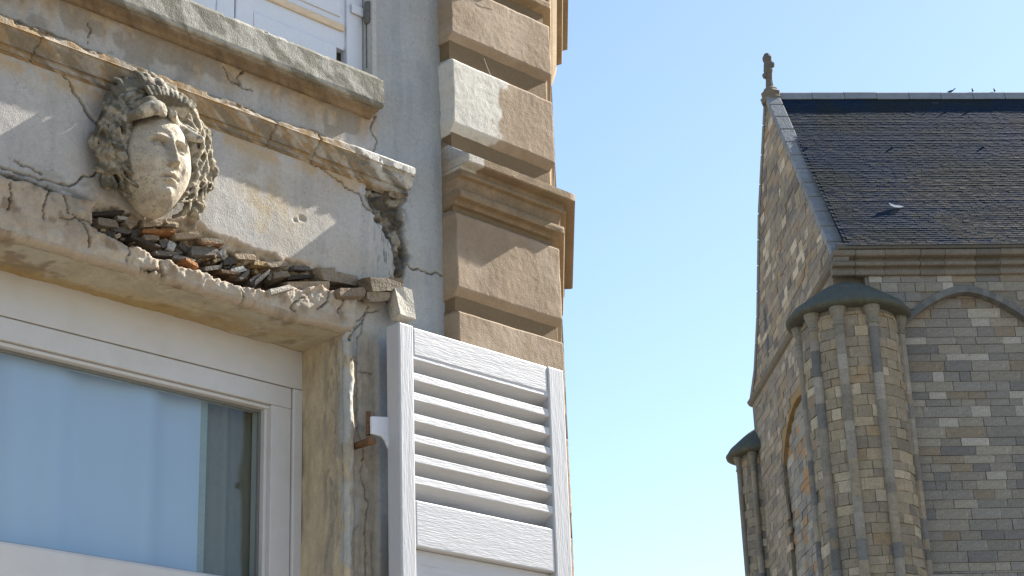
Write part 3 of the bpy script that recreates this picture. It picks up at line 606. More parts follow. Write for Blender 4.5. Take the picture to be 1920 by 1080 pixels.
for k in range(7):
    z = 3.012 - pit*k + .006
    b = MB(); zz0 = z-1.25; jit = rnd.uniform(-.0015, .0015)
    pr = [(SN1-.004, zz0+.002+jit), (SN1-.003, zz0-.0165+jit), (SN0+.004, zz0-.046), (SN0+.003, zz0-.030)]
    b.extrude(pr, [lambda n, z_, x=x: (x-c0, -(n-SN0), z_) for x in (LI-.004, RI+.004)]); b.build('slat', M['paint'], sh, bevel=.0012)
# hinge: painted strap from the jamb onto the shutter, iron pin below
hz = wpx(697, 800, .05)[1]
b = MB(); b.extrude([(-.052, -.022), (-.052, .020), (.0, .028), (.0, -.048), (-.010, -.030), (-.020, -.023)], [lambda x, z, y=y: (SU0-c0+x+.002, y, hz-1.25+z) for y in (-.006, .002)]); b.build('hinge_strap', M['paint_upper'], sh, bevel=.002)
b = MB(); ring = [(math.cos(k*math.pi/7), math.sin(k*math.pi/7)) for k in range(14)]
pu, pz = wpx(691, 828, .05)
b.extrude(ring, [lambda x, z, y=y, s=s: (pu+x*s, -y, pz+z*s*.75) for y, s in ((-.01, .010), (.046, .011), (.056, .014), (.062, .012), (.064, .006))]); b.build('hinge_pin', M['rust'], house, smooth=True)
b = MB(); b.extrude(ring, [lambda x, y, z=z: (pu+.004+x*.006, -.045+y*.006, z) for z in (hz-.02, hz+.036)]); b.build('hinge_pin', M['rust'], house)

# ------------------------------------------------------------------ carved mask
MU, MZ = -.914, 3.308
mask = hthing('carved_mask', MU, 0, MZ-.12)
tag(mask, 'carved stone mask of a curly haired face fixed above the window', 'sculpture')
def face():
    th = np.linspace(-1, 1, 190); ph = np.linspace(-1, 1, 250); X, Y = np.meshgrid(th, ph)
    lon = X*math.radians(100); lat = Y*math.radians(88)
    ax, ay, an = .086, .120, .080
    jaw = 1 - .13*sstep(.0, -.9, np.sin(lat)) + .02*np.sin(lat)
    x = ax*np.sin(lon)*np.cos(lat)*jaw; y = ay*np.sin(lat); n = .034 + an*np.cos(lon)*np.cos(lat)**.8
    xm, ym = x*1000, y*1000; ab = np.abs(xm); fr = sstep(-.1, .5, np.cos(lon))
    def G(cx, cy, sx, sy, sym=True):
        xx = ab if sym else xm; return np.exp(-((xx-cx)/sx)**2-((ym-cy)/sy)**2)
    d = -20*G(30, 23, 17, 11) - 8*G(14, 25, 8, 10)
    d += 6.0*np.exp(-((ab-28)/20)**2-((ym-(41-((ab-26)/15)**2*2.2))/4.6)**2)      # brows
    d += 13.5*G(30, 19, 13, 7.6)                                                  # eyeballs
    lu = 19+8.0*(1-((ab-29)/16)**2); ll = 19-5.5*(1-((ab-29)/15)**2); em = np.exp(-((ab-29)/15)**6)
    d += 4.6*em*np.exp(-((ym-lu)/2.2)**2) + 2.6*em*np.exp(-((ym-ll)/1.8)**2) - 3.2*em*np.exp(-((ym-lu-4.4)/2.0)**2) - 2.0*em*np.exp(-((ym-ll-2.6)/1.4)**2)
    t = np.clip((36-ym)/58, 0, 1); nh = 5 + 18*t**1.2; nw = 5.6 + 3.2*t; prof = sstep(-29, -22.5, ym)*sstep(60, 30, ym)
    d += nh*np.exp(-(np.abs(xm)/nw)**2.6)*prof
    d += 8.5*G(10.5, -20.5, 5.5, 5.0)*1.0 - 4*G(5.5, -27.5, 3.2, 2.6)
    d += 3.0*G(43, -12, 17, 20) - 2.2*G(28, -33, 9, 16)
    d += 5.2*G(0, -44, 15, 5.5) + 1.8*G(5, -42.5, 4, 3.5) - 1.6*G(0, -36, 3, 6) - 8.5*np.exp(-(ab/19)**4-((ym+49.2+ (ab/20)**2*1.2)/2.3)**2) + 6.0*G(0, -56, 12, 5.0) - 4.5*G(0, -66, 16, 5.5)
    d -= 3.2*G(22, -50, 4.5, 5)
    d += 9.5*G(0, -84, 17, 12)
    d += 1.5*G(0, 70, 40, 18)
    d *= fr
    nz = (fbm(x, y, 60, 4, 401)-.5)*.0035 + (fbm(x, y, 22, 3, 402)-.5)*.003
    n2 = n + d*.001 + nz*fr
    P = np.stack([x, -n2, y+.12], -1)
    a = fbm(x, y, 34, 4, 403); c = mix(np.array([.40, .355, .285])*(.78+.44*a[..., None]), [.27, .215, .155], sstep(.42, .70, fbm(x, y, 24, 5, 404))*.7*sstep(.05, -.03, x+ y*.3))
    c = mix(c, [.17, .15, .115], sstep(.68, .80, fbm(x, y, 150, 3, 405))*.6)
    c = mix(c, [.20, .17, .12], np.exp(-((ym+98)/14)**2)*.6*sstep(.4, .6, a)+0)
    c = mix(c, [.17, .14, .10], np.clip(G(17, 27, 7, 6)*.55 + .5*np.exp(-(ab/18)**4-((ym+49.5)/1.6)**2) + G(9, -28, 6, 3)*.4, 0, .8))  # shade painted into inner eye corners, lip line and under the nose
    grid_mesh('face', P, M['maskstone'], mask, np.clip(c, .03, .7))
face()
def blob(bm, c, r, rot=None, sub=2):
    m = Matrix.Translation(c) @ (rot.to_matrix().to_4x4() if rot else Matrix()) @ Matrix.Diagonal((*r, 1)); bmesh.ops.create_icosphere(bm, subdivisions=sub, radius=1, matrix=m)
def tube(bm, pts, rad, seg=8, flat=1.0):
    pts = [Vector(p) for p in pts]; rings = []
    for i, p in enumerate(pts):
        t = (pts[min(i+1, len(pts)-1)]-pts[max(i-1, 0)]).normalized(); a = t.cross(Vector((0, -1, 0)));  a = a.normalized() if a.length > 1e-4 else Vector((1, 0, 0)); bb = a.cross(t)
        r = rad[i]; rings.append([bm.verts.new(p + a*math.cos(k*2*math.pi/seg)*r + bb*math.sin(k*2*math.pi/seg)*r*flat) for k in range(seg)])
    for i in range(len(rings)-1):
        for k in range(seg): bm.faces.new((rings[i][k], rings[i][(k+1) % seg], rings[i+1][(k+1) % seg], rings[i+1][k]))
    bm.faces.new(rings[0][::-1]); bm.faces.new(rings[-1])
def carve_mesh(name, bm, vox, colf, disp=.004, parent=mask):
    """fuse blobs and strands into one carved surface, roughen and stain it"""
    me0 = bpy.data.meshes.new(name); bmesh.ops.recalc_face_normals(bm, faces=bm.faces); bm.to_mesh(me0); bm.free()
    o = link(name, me0, None, parent); m = o.modifiers.new('remesh', 'REMESH'); m.mode = 'VOXEL'; m.voxel_size = vox
    s = o.modifiers.new('smooth', 'SMOOTH'); s.iterations = 1; s.factor = .4
    bpy.context.view_layer.update(); dg = bpy.context.evaluated_depsgraph_get(); me = bpy.data.meshes.new_from_object(o.evaluated_get(dg)); o.modifiers.clear()
    o.data = me; me.name = name; me.materials.clear(); me.materials.append(M['maskstone'])
    n = len(me.vertices); co = np.zeros(n*3, np.float32); me.vertices.foreach_get('co', co); co = co.reshape(-1, 3); no = np.zeros(n*3, np.float32); me.vertices.foreach_get('normal', no); no = no.reshape(-1, 3)
    q = (fbm(co[:, 0]+co[:, 1]*.7, co[:, 2]-co[:, 1]*.6, 55, 4, 411)-.5)*disp*1.6
    co2 = co + no*q[:, None]; me.vertices.foreach_set('co', co2.astype(np.float32).ravel()); me.polygons.foreach_set('use_smooth', np.ones(len(me.polygons), bool))
    setcol(me, np.clip(colf(co), .02, .8)); me.update(); return o
# local: x = u-MU, y = -n, z = height above mask base (face centre at .12)
def hp(x, z, n): return (x, -n, z+.12)
def dome(x, z): return .014 + .046*math.sqrt(max(0.0, 1-((x-.008)/.160)**2-((z-.045)/.170)**2))
bm = bmesh.new(); r_ = random.Random(5)
blob(bm, hp(.006, .062, -.004), (.130, .034, .134), sub=4)
for side in (-1, 1):
    wid = .140 if side < 0 else .152
    for k in range(20):                        # strands sweeping from the parting round the face
        f = k/19; r0 = .080+(wid-.080)*f; pts = []; rad = []
        for i in range(34):
            t = i/33; a = math.radians(84 - 168*t*(1-.08*f)); rx = r0; rz = (r0+.036)*(1-.05*f)
            w = .0095*math.sin(t*(21+5*math.sin(k*3.1))+k*2.3)*(.5+t*.8); x = side*(math.cos(a)*(rx+w)); z = .035+math.sin(a)*(rz+w*.6)
            if z < (-.072 if side < 0 else -.080)+.022*math.sin(k*1.7): break
            n = max(.012, dome(x*.95, z)) + .006*math.sin(t*19+k*2.3+1.2) + .004*math.sin(k*2.9) + .004 + .010*math.exp(-((f-.3)/.25)**2)
            pts.append(hp(x, z, n)); rad.append((.0062-.0022*t)*(1+.35*math.sin(k*5.1)))
        if len(pts) > 3: tube(bm, pts, rad, 7)
    for k in range(18):                        # curls
        a = math.radians(r_.uniform(-42, 62)); rr = r_.uniform(.100, wid); cx = side*math.cos(a)*rr; cz = .02+math.sin(a)*(rr+.012); n0 = max(.02, dome(cx, cz))+.006; s = r_.uniform(.010, .020); dr = r_.choice((-1, 1)); pts = []; rad = []
        for i in range(18):
            t = i/17; b_ = dr*t*10+k; q = s*(1-.8*t); pts.append(hp(cx+math.cos(b_)*q, cz+math.sin(b_)*q, n0+.014*t)); rad.append(.0050-.0016*t)
        tube(bm, pts, rad, 6)
for (cx, cz, n0, s) in [(-.113, -.035, .034, .022), (-.104, -.066, .028, .015), (-.125, -.012, .036, .019), (.128, .060, .040, .024), (.132, .028, .034, .022), (.112, -.02, .032, .018), (.104, -.058, .026, .016), (.118, .092, .040, .018)]:
    pts = []; rad = []
    for i in range(22):
        t = i/21; b_ = t*11+cx*40; q = s*(1-.85*t); pts.append(hp(cx+math.cos(b_)*q, cz+math.sin(b_)*q, n0+.014*t)); rad.append(.0066-.002*t)
    tube(bm, pts, rad, 7)
def haircol(co):
    x, n, z = co[:, 0], -co[:, 1], co[:, 2]-.12; a = fbm(x+n*.5, z, 40, 4, 421)
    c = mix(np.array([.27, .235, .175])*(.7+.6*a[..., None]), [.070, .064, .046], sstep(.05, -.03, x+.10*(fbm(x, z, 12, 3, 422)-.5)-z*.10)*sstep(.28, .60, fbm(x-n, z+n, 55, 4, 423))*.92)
    c = mix(c, [.10, .085, .06], sstep(.48, .68, fbm(x+n, z-n, 70, 4, 424))*.7)
    return mix(c, [.36, .33, .265], sstep(.045, .07, n)*sstep(.45, .70, fbm(x, z+n, 90, 3, 425))*.6)
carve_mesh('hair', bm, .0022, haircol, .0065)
# head-dress: two rolled lobes over the brow, a ribbed shell above, ragged leaves on top
bm = bmesh.new()
def arc(c0_, c1_, lift, n0, n1, rad, seg=9, flat=.8, m=18):
    pts = []; rr = []
    for i in range(m):
        t = i/(m-1); x = c0_[0]+(c1_[0]-c0_[0])*t; z = c0_[1]+(c1_[1]-c0_[1])*t+lift*math.sin(math.pi*t); pts.append(hp(x, z, n0+(n1-n0)*math.sin(math.pi*t))); rr.append(rad*(.45+.55*math.sin(math.pi*min(1, max(0, t*.92+.06)))))
    tube(bm, pts, rr, seg, flat)
arc((-.092, .070), (.004, .102), .016, .064, .108, .0165); arc((.002, .102), (.078, .062), .012, .108, .066, .0165)
arc((-.090, .094), (-.006, .114), .018, .058, .092, .011); arc((.004, .114), (.076, .086), .014, .090, .058, .011)
for k in range(11):                                                # ribs of the shell
    f = (k-5)/5; x0 = .006+f*.056; pts = [hp(x0*.75, .122+.006*(1-f*f), .070), hp(x0*.95, .140+.012*(1-f*f), .090), hp(x0*1.12, .154+.014*(1-f*f), .086), hp(x0*1.2, .161+.014*(1-f*f), .064)]
    tube(bm, pts, [.005, .0062, .0068, .005], 7)
for k in range(15):                                                # leaves
    f = (k-7)/7; x0 = f*.098-.006; zt = .166+.038*(1-f*f)+r_.uniform(-.008, .012); nb = .046-.02*abs(f)
    pts = [hp(x0*.8, zt-.055, nb+.012), hp(x0*.95+r_.uniform(-.006, .006), zt-.025, nb+.022), hp(x0*1.05, zt-.006, nb+.014), hp(x0*1.08+r_.uniform(-.006, .006), zt+.008, nb-.004)]
    tube(bm, pts, [.010, .013, .010, .004], 7, .55)
def crowncol(co):
    x, n, z = co[:, 0], -co[:, 1], co[:, 2]-.12; a = fbm(x+n*.5, z, 40, 4, 431)
    c = mix(np.array([.40, .365, .295])*(.75+.5*a[..., None]), [.09, .082, .06], sstep(.42, .6, fbm(x-n, z+n, 26, 4, 433))*sstep(.105, .13, z)*.9)
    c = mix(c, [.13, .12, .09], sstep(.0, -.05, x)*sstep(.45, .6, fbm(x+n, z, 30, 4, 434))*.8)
    return mix(c, [.12, .10, .075], sstep(.57, .66, fbm(x+n, z-n, 50, 4, 435))*.7)
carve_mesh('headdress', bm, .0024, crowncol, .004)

# threads of cobweb on the pilaster
def thread(p0, p1, label, rad=.0006):
    a = np.array(hpos(*p0)); b2 = np.array(hpos(*p1)); bm = bmesh.new(); tube(bm, [Vector(a+(b2-a)*t)-Vector(a) - Vector((0, 0, .006*math.sin(math.pi*t))) for t in np.linspace(0, 1, 8)], [rad]*8, 5)
    me = bpy.data.meshes.new('cobweb_thread'); bm.to_mesh(me); bm.free(); o = link('cobweb_thread', me, M['thread']); o.location = a; tag(o, label, 'cobweb')
q1 = wpx(909, 108, .046); q2 = wpx(929, 150, .046); thread((q1[0], .043, q1[1]), (q2[0], .040, q2[1]), 'single pale cobweb thread hanging over the joint between two tan pilaster blocks')
q1 = wpx(913, -6, .05); q2 = wpx(927, 33, .046); thread((q1[0], .06, q1[1]), (q2[0], .046, q2[1]), 'pale cobweb thread hanging below the upper moulding of the pilaster')

# ------------------------------------------------------------------ the church
CA = math.radians(-4.125); Av = np.array([math.cos(CA), -math.sin(CA), 0]); Bv = np.array([math.sin(CA), math.cos(CA), 0])
CO = Av*13.28 + Bv*50.0
church = empty('stone_church', (CO[0], CO[1], 0), -CA)
tag(church, 'old stone church with steep slate roof, tall gable and clustered corner columns', 'church')
# local x along the side wall (to the right), y into the church, z up
HALF, APEX, EAVE = 6.72, 30.75, 21.95; GW = 13.5; LEN = 17.0
def stone_col(r):
    k = r.random(); base = (.235, .225, .205)
    if k < .30: base = (.255, .24, .205)
    elif k < .42: base = (.30, .28, .235)
    elif k < .56: base = (.185, .18, .172)
    elif k < .62: base = (.25, .215, .165)
    elif k < .72: base = (.37, .355, .315)
    f = r.uniform(.82, 1.02); return tuple(c*f for c in base)
MORT = (.185, .172, .148)
def courses(s0, s1, z0, z1, ch, wmin, wmax, seed, limit=None):
    r = random.Random(seed); z = z0; out = []
    while z < z1-.05:
        h = min(ch*r.uniform(.78, 1.22), z1-z); a, b_ = (s0, s1) if limit is None else limit(z+h*.5)
        s = a - r.uniform(0, .0); wk = r.uniform(.8, 1.3)
        while s < b_-.02:
            w = r.uniform(wmin, wmax)*wk*(1.5 if r.random() < .18 else 1); e = s+w
            if b_-e < wmin*.6: e = b_
            out.append((s, e, z, z+h, r)); s = e
        z += h
    return out
def stone_verts(fn, s, e, z0, z1, r, j=.007, back=.06):
    """front pulled in at the edges, so joints read recessed; fn(s, depth outwards, z)"""
    d = r.uniform(.000, .026); g_ = j; k = lambda: r.uniform(-.006, .006)
    f = [fn(s+g_+k(), d+k(), z0+g_+k()), fn(e-g_+k(), d+k(), z0+g_+k()), fn(e-g_+k(), d+k(), z1-g_+k()), fn(s+g_+k(), d+k(), z1-g_+k())]
    b_ = [fn(s+g_, -back, z0+g_), fn(e-g_, -back, z0+g_), fn(e-g_, -back, z1-g_), fn(s+g_, -back, z1-g_)]
    return b_ + f
SFACES = [(0,3,2,1),(4,5,6,7),(0,1,5,4),(1,2,6,5),(2,3,7,6),(3,0,4,7)]

# side wall with its blind arch
ARC, ARH, ARZ, ART = 3.86, 2.02, 19.72, 1.16         # centre, half span, springing, rise
def arch_z(x): t = abs(x-ARC)/ARH; return ARZ + ART*max(0.0, 1-t**1.75) if t < 1 else ARZ
sw = empty('side_wall', (0, 0, 0), 0, church)
b = MB(); b.box((.9, .30, 0), (LEN, 1.2, 21.4), MORT)
xs_ = np.r_[np.linspace(.9, ARC-ARH, 4), np.linspace(ARC-ARH, ARC+ARH, 29)[1:], np.linspace(ARC+ARH, LEN, 6)[1:]]
for x0, x1 in zip(xs_[:-1], xs_[1:]):
    xm = (x0+x1)/2; inside = abs(xm-ARC) < ARH
    if inside: b.hexa([(x0,.03,arch_z(x0)),(x1,.03,arch_z(x1)),(x1,.4,arch_z(x1)),(x0,.4,arch_z(x0)),(x0,.03,21.4),(x1,.03,21.4),(x1,.4,21.4),(x0,.4,21.4)], MORT)
    else: b.box((x0, .03, 0), (x1, .4, 21.4), MORT)
b.build('mortar_core', M['cstone'], sw)
nst = 0; stuff = MB()
def put_stone(vs, r, near):
    global nst
    c = stone_col(r)
    if near and nst < 285:
        ctr = np.mean(vs, 0); m = MB(); m.add([tuple(np.array(v)-ctr) for v in vs], SFACES, c); o = m.build('stone', M['cstone'], sw); o.location = ctr; nst += 1
    else: stuff.hexa(vs, c)
fnw = lambda d0: (lambda s, d, z: (s, d0-d, z))
for s, e, z0, z1, r in courses(ARC-ARH, ARC+ARH, 12.45, 20.95, .285, .34, .86, 3):
    if z1 > max(arch_z(s+.02), arch_z(e-.02), arch_z((s+e)/2))+.12 or z1 > arch_z((s+e)/2)+.05: 
        if z0 > arch_z((s+e)/2)-.02: continue
    put_stone(stone_verts(fnw(.27), s, e, z0, z1, r), r, True)
for s, e, z0, z1, r in courses(ARC-ARH, ARC+ARH, 0, 12.45, .285, .34, .86, 4): stuff.hexa(stone_verts(fnw(.27), s, e, z0, z1, r), stone_col(r))
for s, e, z0, z1, r in courses(1.0, LEN, ARZ+.05, 21.38, .285, .34, .80, 5):
    if abs((s+e)/2-ARC) < ARH+.15 and z0 < max(arch_z(s), arch_z(e), arch_z((s+e)/2))-.02: continue
    put_stone(stone_verts(fnw(.0), s, e, z0, z1, r), r, s < 6.4)
for s, e, z0, z1, r in courses(ARC+ARH, LEN, 0, ARZ+.05, .285, .34, .80, 6): stuff.hexa(stone_verts(fnw(.0), s, e, z0, z1, r), stone_col(r))
for s, e, z0, z1, r in courses(1.0, ARC-ARH, 0, ARZ+.05, .285, .30, .5, 8): stuff.hexa(stone_verts(fnw(.0), s, e, z0, z1, r), stone_col(r))
o = stuff.build('stone_infill', M['cstone'], sw); o['kind'] = 'stuff'
# hood of the blind arch, cut into voussoirs
m = MB(); xa = np.linspace(ARC-ARH-.10, ARC+ARH+.10, 25); r = random.Random(12)
def apt(x, o_):
    x2 = ARC+(x-ARC)*(ARH+o_)/ARH; t = abs(x2-ARC)/(ARH+o_+.06); return (x2, ARZ-.06+(ART+o_*1.1)*max(0, 1-t**1.75))
for x0, x1 in zip(xa[:-1], xa[1:]):
    p = [apt(x0, -.02), apt(x1, -.02), apt(x1, .19), apt(x0, .19)]; kk = r.uniform(.8, 1.1); c = tuple(k*kk for k in (.16, .16, .15))
    m.hexa([(p[0][0], .30, p[0][1]), (p[1][0], .30, p[1][1]), (p[1][0], -.10, p[1][1]), (p[0][0], -.10, p[0][1]), (p[3][0], .30, p[3][1]), (p[2][0], .30, p[2][1]), (p[2][0], -.04, p[2][1]), (p[3][0], -.04, p[3][1])], c)
m.build('arch_hood', M['cstone'], church)

# cornice under the eaves, in lengths
m = MB(); prof = [(.10, 21.36), (-.10, 21.36), (-.13, 21.40), (-.13, 21.52), (-.06, 21.54), (-.06, 21.60), (-.24, 21.62), (-.26, 21.66), (-.26, 21.74), (-.14, 21.76), (-.14, 21.86), (-.38, 21.88), (-.42, 21.93), (-.42, 22.06), (.10, 22.06)]
x = -.1; r = random.Random(21); k = 0
while x < LEN:
    w = r.uniform(.6, 1.2); o_ = r.uniform(-.012, .012); kk = r.uniform(.8, 1.1); c = tuple(q*kk for q in (.17, .155, .13))
    mm = MB(); mm.extrude(prof, [lambda y, z, X=X: (X, y+o_, z+o_) for X in (x, min(LEN, x+w)-.008)], c); mm.build('cornice_stone', M['cstone'], church, bevel=.012, seg=1); x += w
m = MB(); m.extrude([(-.48, 22.07), (-.46, 22.24), (-.30, 22.30), (-.1, 22.26), (-.1, 22.07)], [lambda y, z, X=X: (X, y, z) for X in (.05, LEN)], (.11, .105, .09)); m.build('eaves_course', M['cstone'], church, bevel=.02)

# gable wall
gw = empty('gable_wall', (0, 0, 0), 0, church)
def rake_near(z): return 6.71-(APEX-z)/(APEX-21.85)*6.71
def rake_far(z):
    for (za, ya), (zb, yb) in zip([(APEX, 6.71), (27.4, 9.35), (24.1, 11.1), (22.5, 12.35), (21.7, 13.6)][:-1], [(27.4, 9.35), (24.1, 11.1), (22.5, 12.35), (21.7, 13.6)]):
        if z >= zb: return ya+(yb-ya)*(za-z)/(za-zb)
    return 13.6
m = MB(); zz_ = [21.7, 22.5, 24.1, 27.4, 29.5, APEX-.02]
pts = [(max(0.0, rake_near(z)), z) for z in zz_] + [(rake_far(z), z) for z in zz_[::-1]]
m.extrude(pts, [lambda y, z, X=X: (X, y, z) for X in (.0, .8)], MORT); m.build('gable_core', M['cstone'], gw)
fng = lambda d0: (lambda s, d, z: (d0-d, s, z))
g1 = MB()
for s, e, z0, z1, r in courses(0, 13.5, 21.95, 30.2, .29, .35, .85, 31, lambda z: (max(.05, rake_near(z)+.12), rake_far(z)-.12)):
    if abs((s+e)/2-10.0) < .2 and 22.3 < z0 < 24.0: continue
    c = stone_col(r); c = (c[0]**1.5*2.65, c[1]**1.5*2.36, c[2]**1.5*2.10); g1.hexa(stone_verts(fng(.0), s, e, z0, z1, r), c)
o = g1.build('gable_stones', M['cstone'], gw); o['kind'] = 'stuff'
m = MB(); m.box((-.012, 9.82, 22.3), (.02, 10.18, 24.1), (.10, .10, .10)); m.build('slit_window', M['cstone'], gw)
# lower part with its shallow arched niche
NC, NH, NZ, NT = 6.4, 2.9, 18.1, 1.5
def niche_z(y): t = abs(y-NC)/NH; return NZ+NT*max(0.0, 1-t**2)**.8 if t < 1 else 0
m = MB(); m.box((.16, .3, 0), (.9, GW, 21.7), MORT); ys_ = np.r_[.3, np.linspace(NC-NH, NC+NH, 25), GW]
for y0, y1 in zip(ys_[:-1], ys_[1:]):
    ym = (y0+y1)/2
    if abs(ym-NC) < NH: m.hexa([(.0,y0,niche_z(y0+1e-4)),(.16,y0,niche_z(y0+1e-4)),(.16,y1,niche_z(y1-1e-4)),(.0,y1,niche_z(y1-1e-4)),(.0,y0,21.7),(.16,y0,21.7),(.16,y1,21.7),(.0,y1,21.7)], (.30, .20, .09))
    else: m.box((.0, y0, 0), (.16, y1, 21.7), (.2, .17, .125))
m.build('niche_wall', M['cstone'], gw)
g2 = MB()
for s, e, z0, z1, r in courses(.9, GW-.6, 10.5, 21.6, .29, .35, .85, 32):
    ym = (s+e)/2
    if abs(ym-NC) < NH+.12 and z0 < max(niche_z(s), niche_z(e), niche_z(ym)): continue
    c = stone_col(r); g2.hexa(stone_verts(fng(-.0), s, e, z0, z1, r), (c[0]*1.2, c[1]*1.06, c[2]*.92))
for s, e, z0, z1, r in courses(NC-NH+.02, NC+NH-.02, 10.5, 19.5, .29, .35, .8, 33):
    if z1 > niche_z((s+e)/2)+.05: continue
    c = stone_col(r); q = r.random(); c = (c[0]*1.2, c[1]*1.16, c[2]*1.12) if q < .8 else (.36, .22, .11)
    g2.hexa(stone_verts(fng(.145), s, e, z0, z1, r), c)
o = g2.build('niche_stones', M['cstone'], gw); o['kind'] = 'stuff'
m = MB(); m.extrude([(-.0, 21.62), (-.10, 21.68), (-.16, 21.80), (-.05, 21.92), (.05, 21.94), (.05, 21.62)], [lambda x, z, Y=Y: (x, Y, z) for Y in (-.05, GW+.2)], (.17, .15, .12)); m.build('string_course', M['cstone'], gw, bevel=.02)
# verge copings: near and far rake
def coping(pts, name, c):
    m = MB()
    for (y0, z0), (y1, z1) in zip(pts[:-1], pts[1:]):
        L = math.hypot(y1-y0, z1-z0); nseg = max(1, int(L/.9))
        for k in range(nseg):
            a0, a1 = k/nseg, (k+1)/nseg-.006; ny, nz = -(z1-z0)/L, (y1-y0)/L
            if nz < 0: ny, nz = -ny, -nz
            A = (y0+(y1-y0)*a0, z0+(z1-z0)*a0); B = (y0+(y1-y0)*a1, z0+(z1-z0)*a1)
            lo, hi = -.13, .13; KK = rnd.uniform(.94, 1.05)
            m.hexa([(-.06, A[0]+ny*lo, A[1]+nz*lo), (.42, A[0]+ny*lo, A[1]+nz*lo), (.42, B[0]+ny*lo, B[1]+nz*lo), (-.06, B[0]+ny*lo, B[1]+nz*lo), (-.06, A[0]+ny*hi, A[1]+nz*hi), (.42, A[0]+ny*hi, A[1]+nz*hi), (.42, B[0]+ny*hi, B[1]+nz*hi), (-.06, B[0]+ny*hi, B[1]+nz*hi)], tuple(q*KK for q in c))
    return m.build(name, M['cstone'], church, bevel=.02, seg=1)
coping([(6.71, APEX+.1), (-.25, 21.75)], 'gable_coping', (.23, .24, .25)); coping([(6.71, APEX+.1), (9.4, 27.5), (11.15, 24.2), (12.4, 22.6), (13.7, 21.75)], 'gable_coping', (.22, .205, .18))

# roof: boarding, slates, ridge
rf = empty('roof', (0, 0, 0), 0, church)
E0 = np.array([-.50, 22.16]); R0 = np.array([6.71, APEX+.05]); SL = R0-E0; LS = float(np.hypot(*SL)); TD = SL/LS; ND = np.array([-TD[1], TD[0]])
m = MB(); m.extrude([tuple(E0-ND*.08), tuple(R0-ND*.08), (13.92, 22.16), (13.5, 21.9), (6.71, APEX-.6), (.2, 21.9)], [lambda y, z, X=X: (X, y, z) for X in (.43, LEN)], (.05, .055, .065)); m.build('roof_deck', M['slate'], rf)
m = MB(); r = random.Random(41); ex = .135; nrow = int((LS-.1)/ex)
for i in range(nrow):
    s0 = i*ex; x = .30 + (.11 if i % 2 else 0); wav = r.uniform(-.003, .003)
    while x < LEN:
        w = .215; g_ = .004; lift = .018+r.uniform(-.002, .004)+wav; tl = r.uniform(-.003, .003); L = ex+.07
        a = s0-.01+r.uniform(-.008, .008); cl = r.uniform(.88, 1.12)
        top = i/nrow; moss = float(fbm(np.array([x]), np.array([s0]), .45, 3, 43)[0])
        c = np.array([.010, .022, .046])*cl; c = c*(1-.55*max(0, min(1, (moss-.42)*5))) + np.array([.020, .025, .019])*.55*max(0, min(1, (moss-.42)*5))
        lich_sheen = float(fbm(np.array([x*.35+s0*.25]), np.array([s0*1.1]), 1.1, 3, 47)[0])*(1-top*.55)
        if r.random() < max(0, (lich_sheen-.36)*2.0): c = np.array([.048, .048, .05])*r.uniform(.6, 1.2)  # paler slates, likelier low down: lichen edges plus painted-in sheen of raking sun
        P0 = E0+TD*a; P1 = E0+TD*(a+L); A0, A1 = P0+ND*(lift+tl), P0+ND*(lift-tl); B0, B1 = P1+ND*.006, P1+ND*.006; th = .012
        m.hexa([(x+g_, *(A0-ND*th)), (x+w-g_, *(A1-ND*th)), (x+w-g_, *(B1-ND*th)), (x+g_, *(B0-ND*th)), (x+g_, *A0), (x+w-g_, *A1), (x+w-g_, *B1), (x+g_, *B0)], tuple(c))
        x += w
o = m.build('slates', M['slate'], rf); o['kind'] = 'stuff'
x = .45; r = random.Random(44)
while x < LEN:
    w = 1.15; m = MB(); m.extrude([(-.22, -.22), (-.14, .06), (0, .16), (.14, .06), (.22, -.22)], [lambda y, z, X=X: (X, 6.71+y, APEX+.10+z) for X in (x, x+w-.012)]); o = m.build('ridge_cap', M['lead'], rf, bevel=.02); o.location.z = r.uniform(-.012, .012); x += w
def on_roof(px, py):
    d = _f*FOC+_r*(px-960)-_u*(py-540); rel = CAM-np.array([CO[0], CO[1], 0]); p0 = np.array([rel @ Av, rel @ Bv, rel[2]]); dd = np.array([d @ Av, d @ Bv, d[2]])
    nv = np.array([0, ND[0], ND[1]]); q = np.array([0, E0[0], E0[1]]); t = ((q-p0) @ nv)/(dd @ nv); return p0+dd*t
for px, py in [(1515, 277), (1675, 277), (1845, 276)]:
    p = on_roof(px, py); m = MB(); m.extrude([(-.04, 0), (.04, 0), (.04, .04), (.025, .06), (-.025, .06), (-.04, .04)], [lambda x, z, s=s: (p[0]+x, p[1]-s, p[2]+z) for s in (-.1, .04)], (.02, .02, .02)); m.build('roof_hook', M['iron'], rf)
p = on_roof(1680, 388); m = MB()
m.extrude([(-.21, .13), (-.17, .0), (-.05, -.07), (.08, -.08), (.21, -.04), (.10, .0), (-.04, .02), (-.13, .06)], [lambda x, z, s=s: (p[0]+x, p[1]-.05-s+z*.5, p[2]+.0+z) for s in (.0, .05)]); m.build('loose_lead_flap', M['white'], rf)

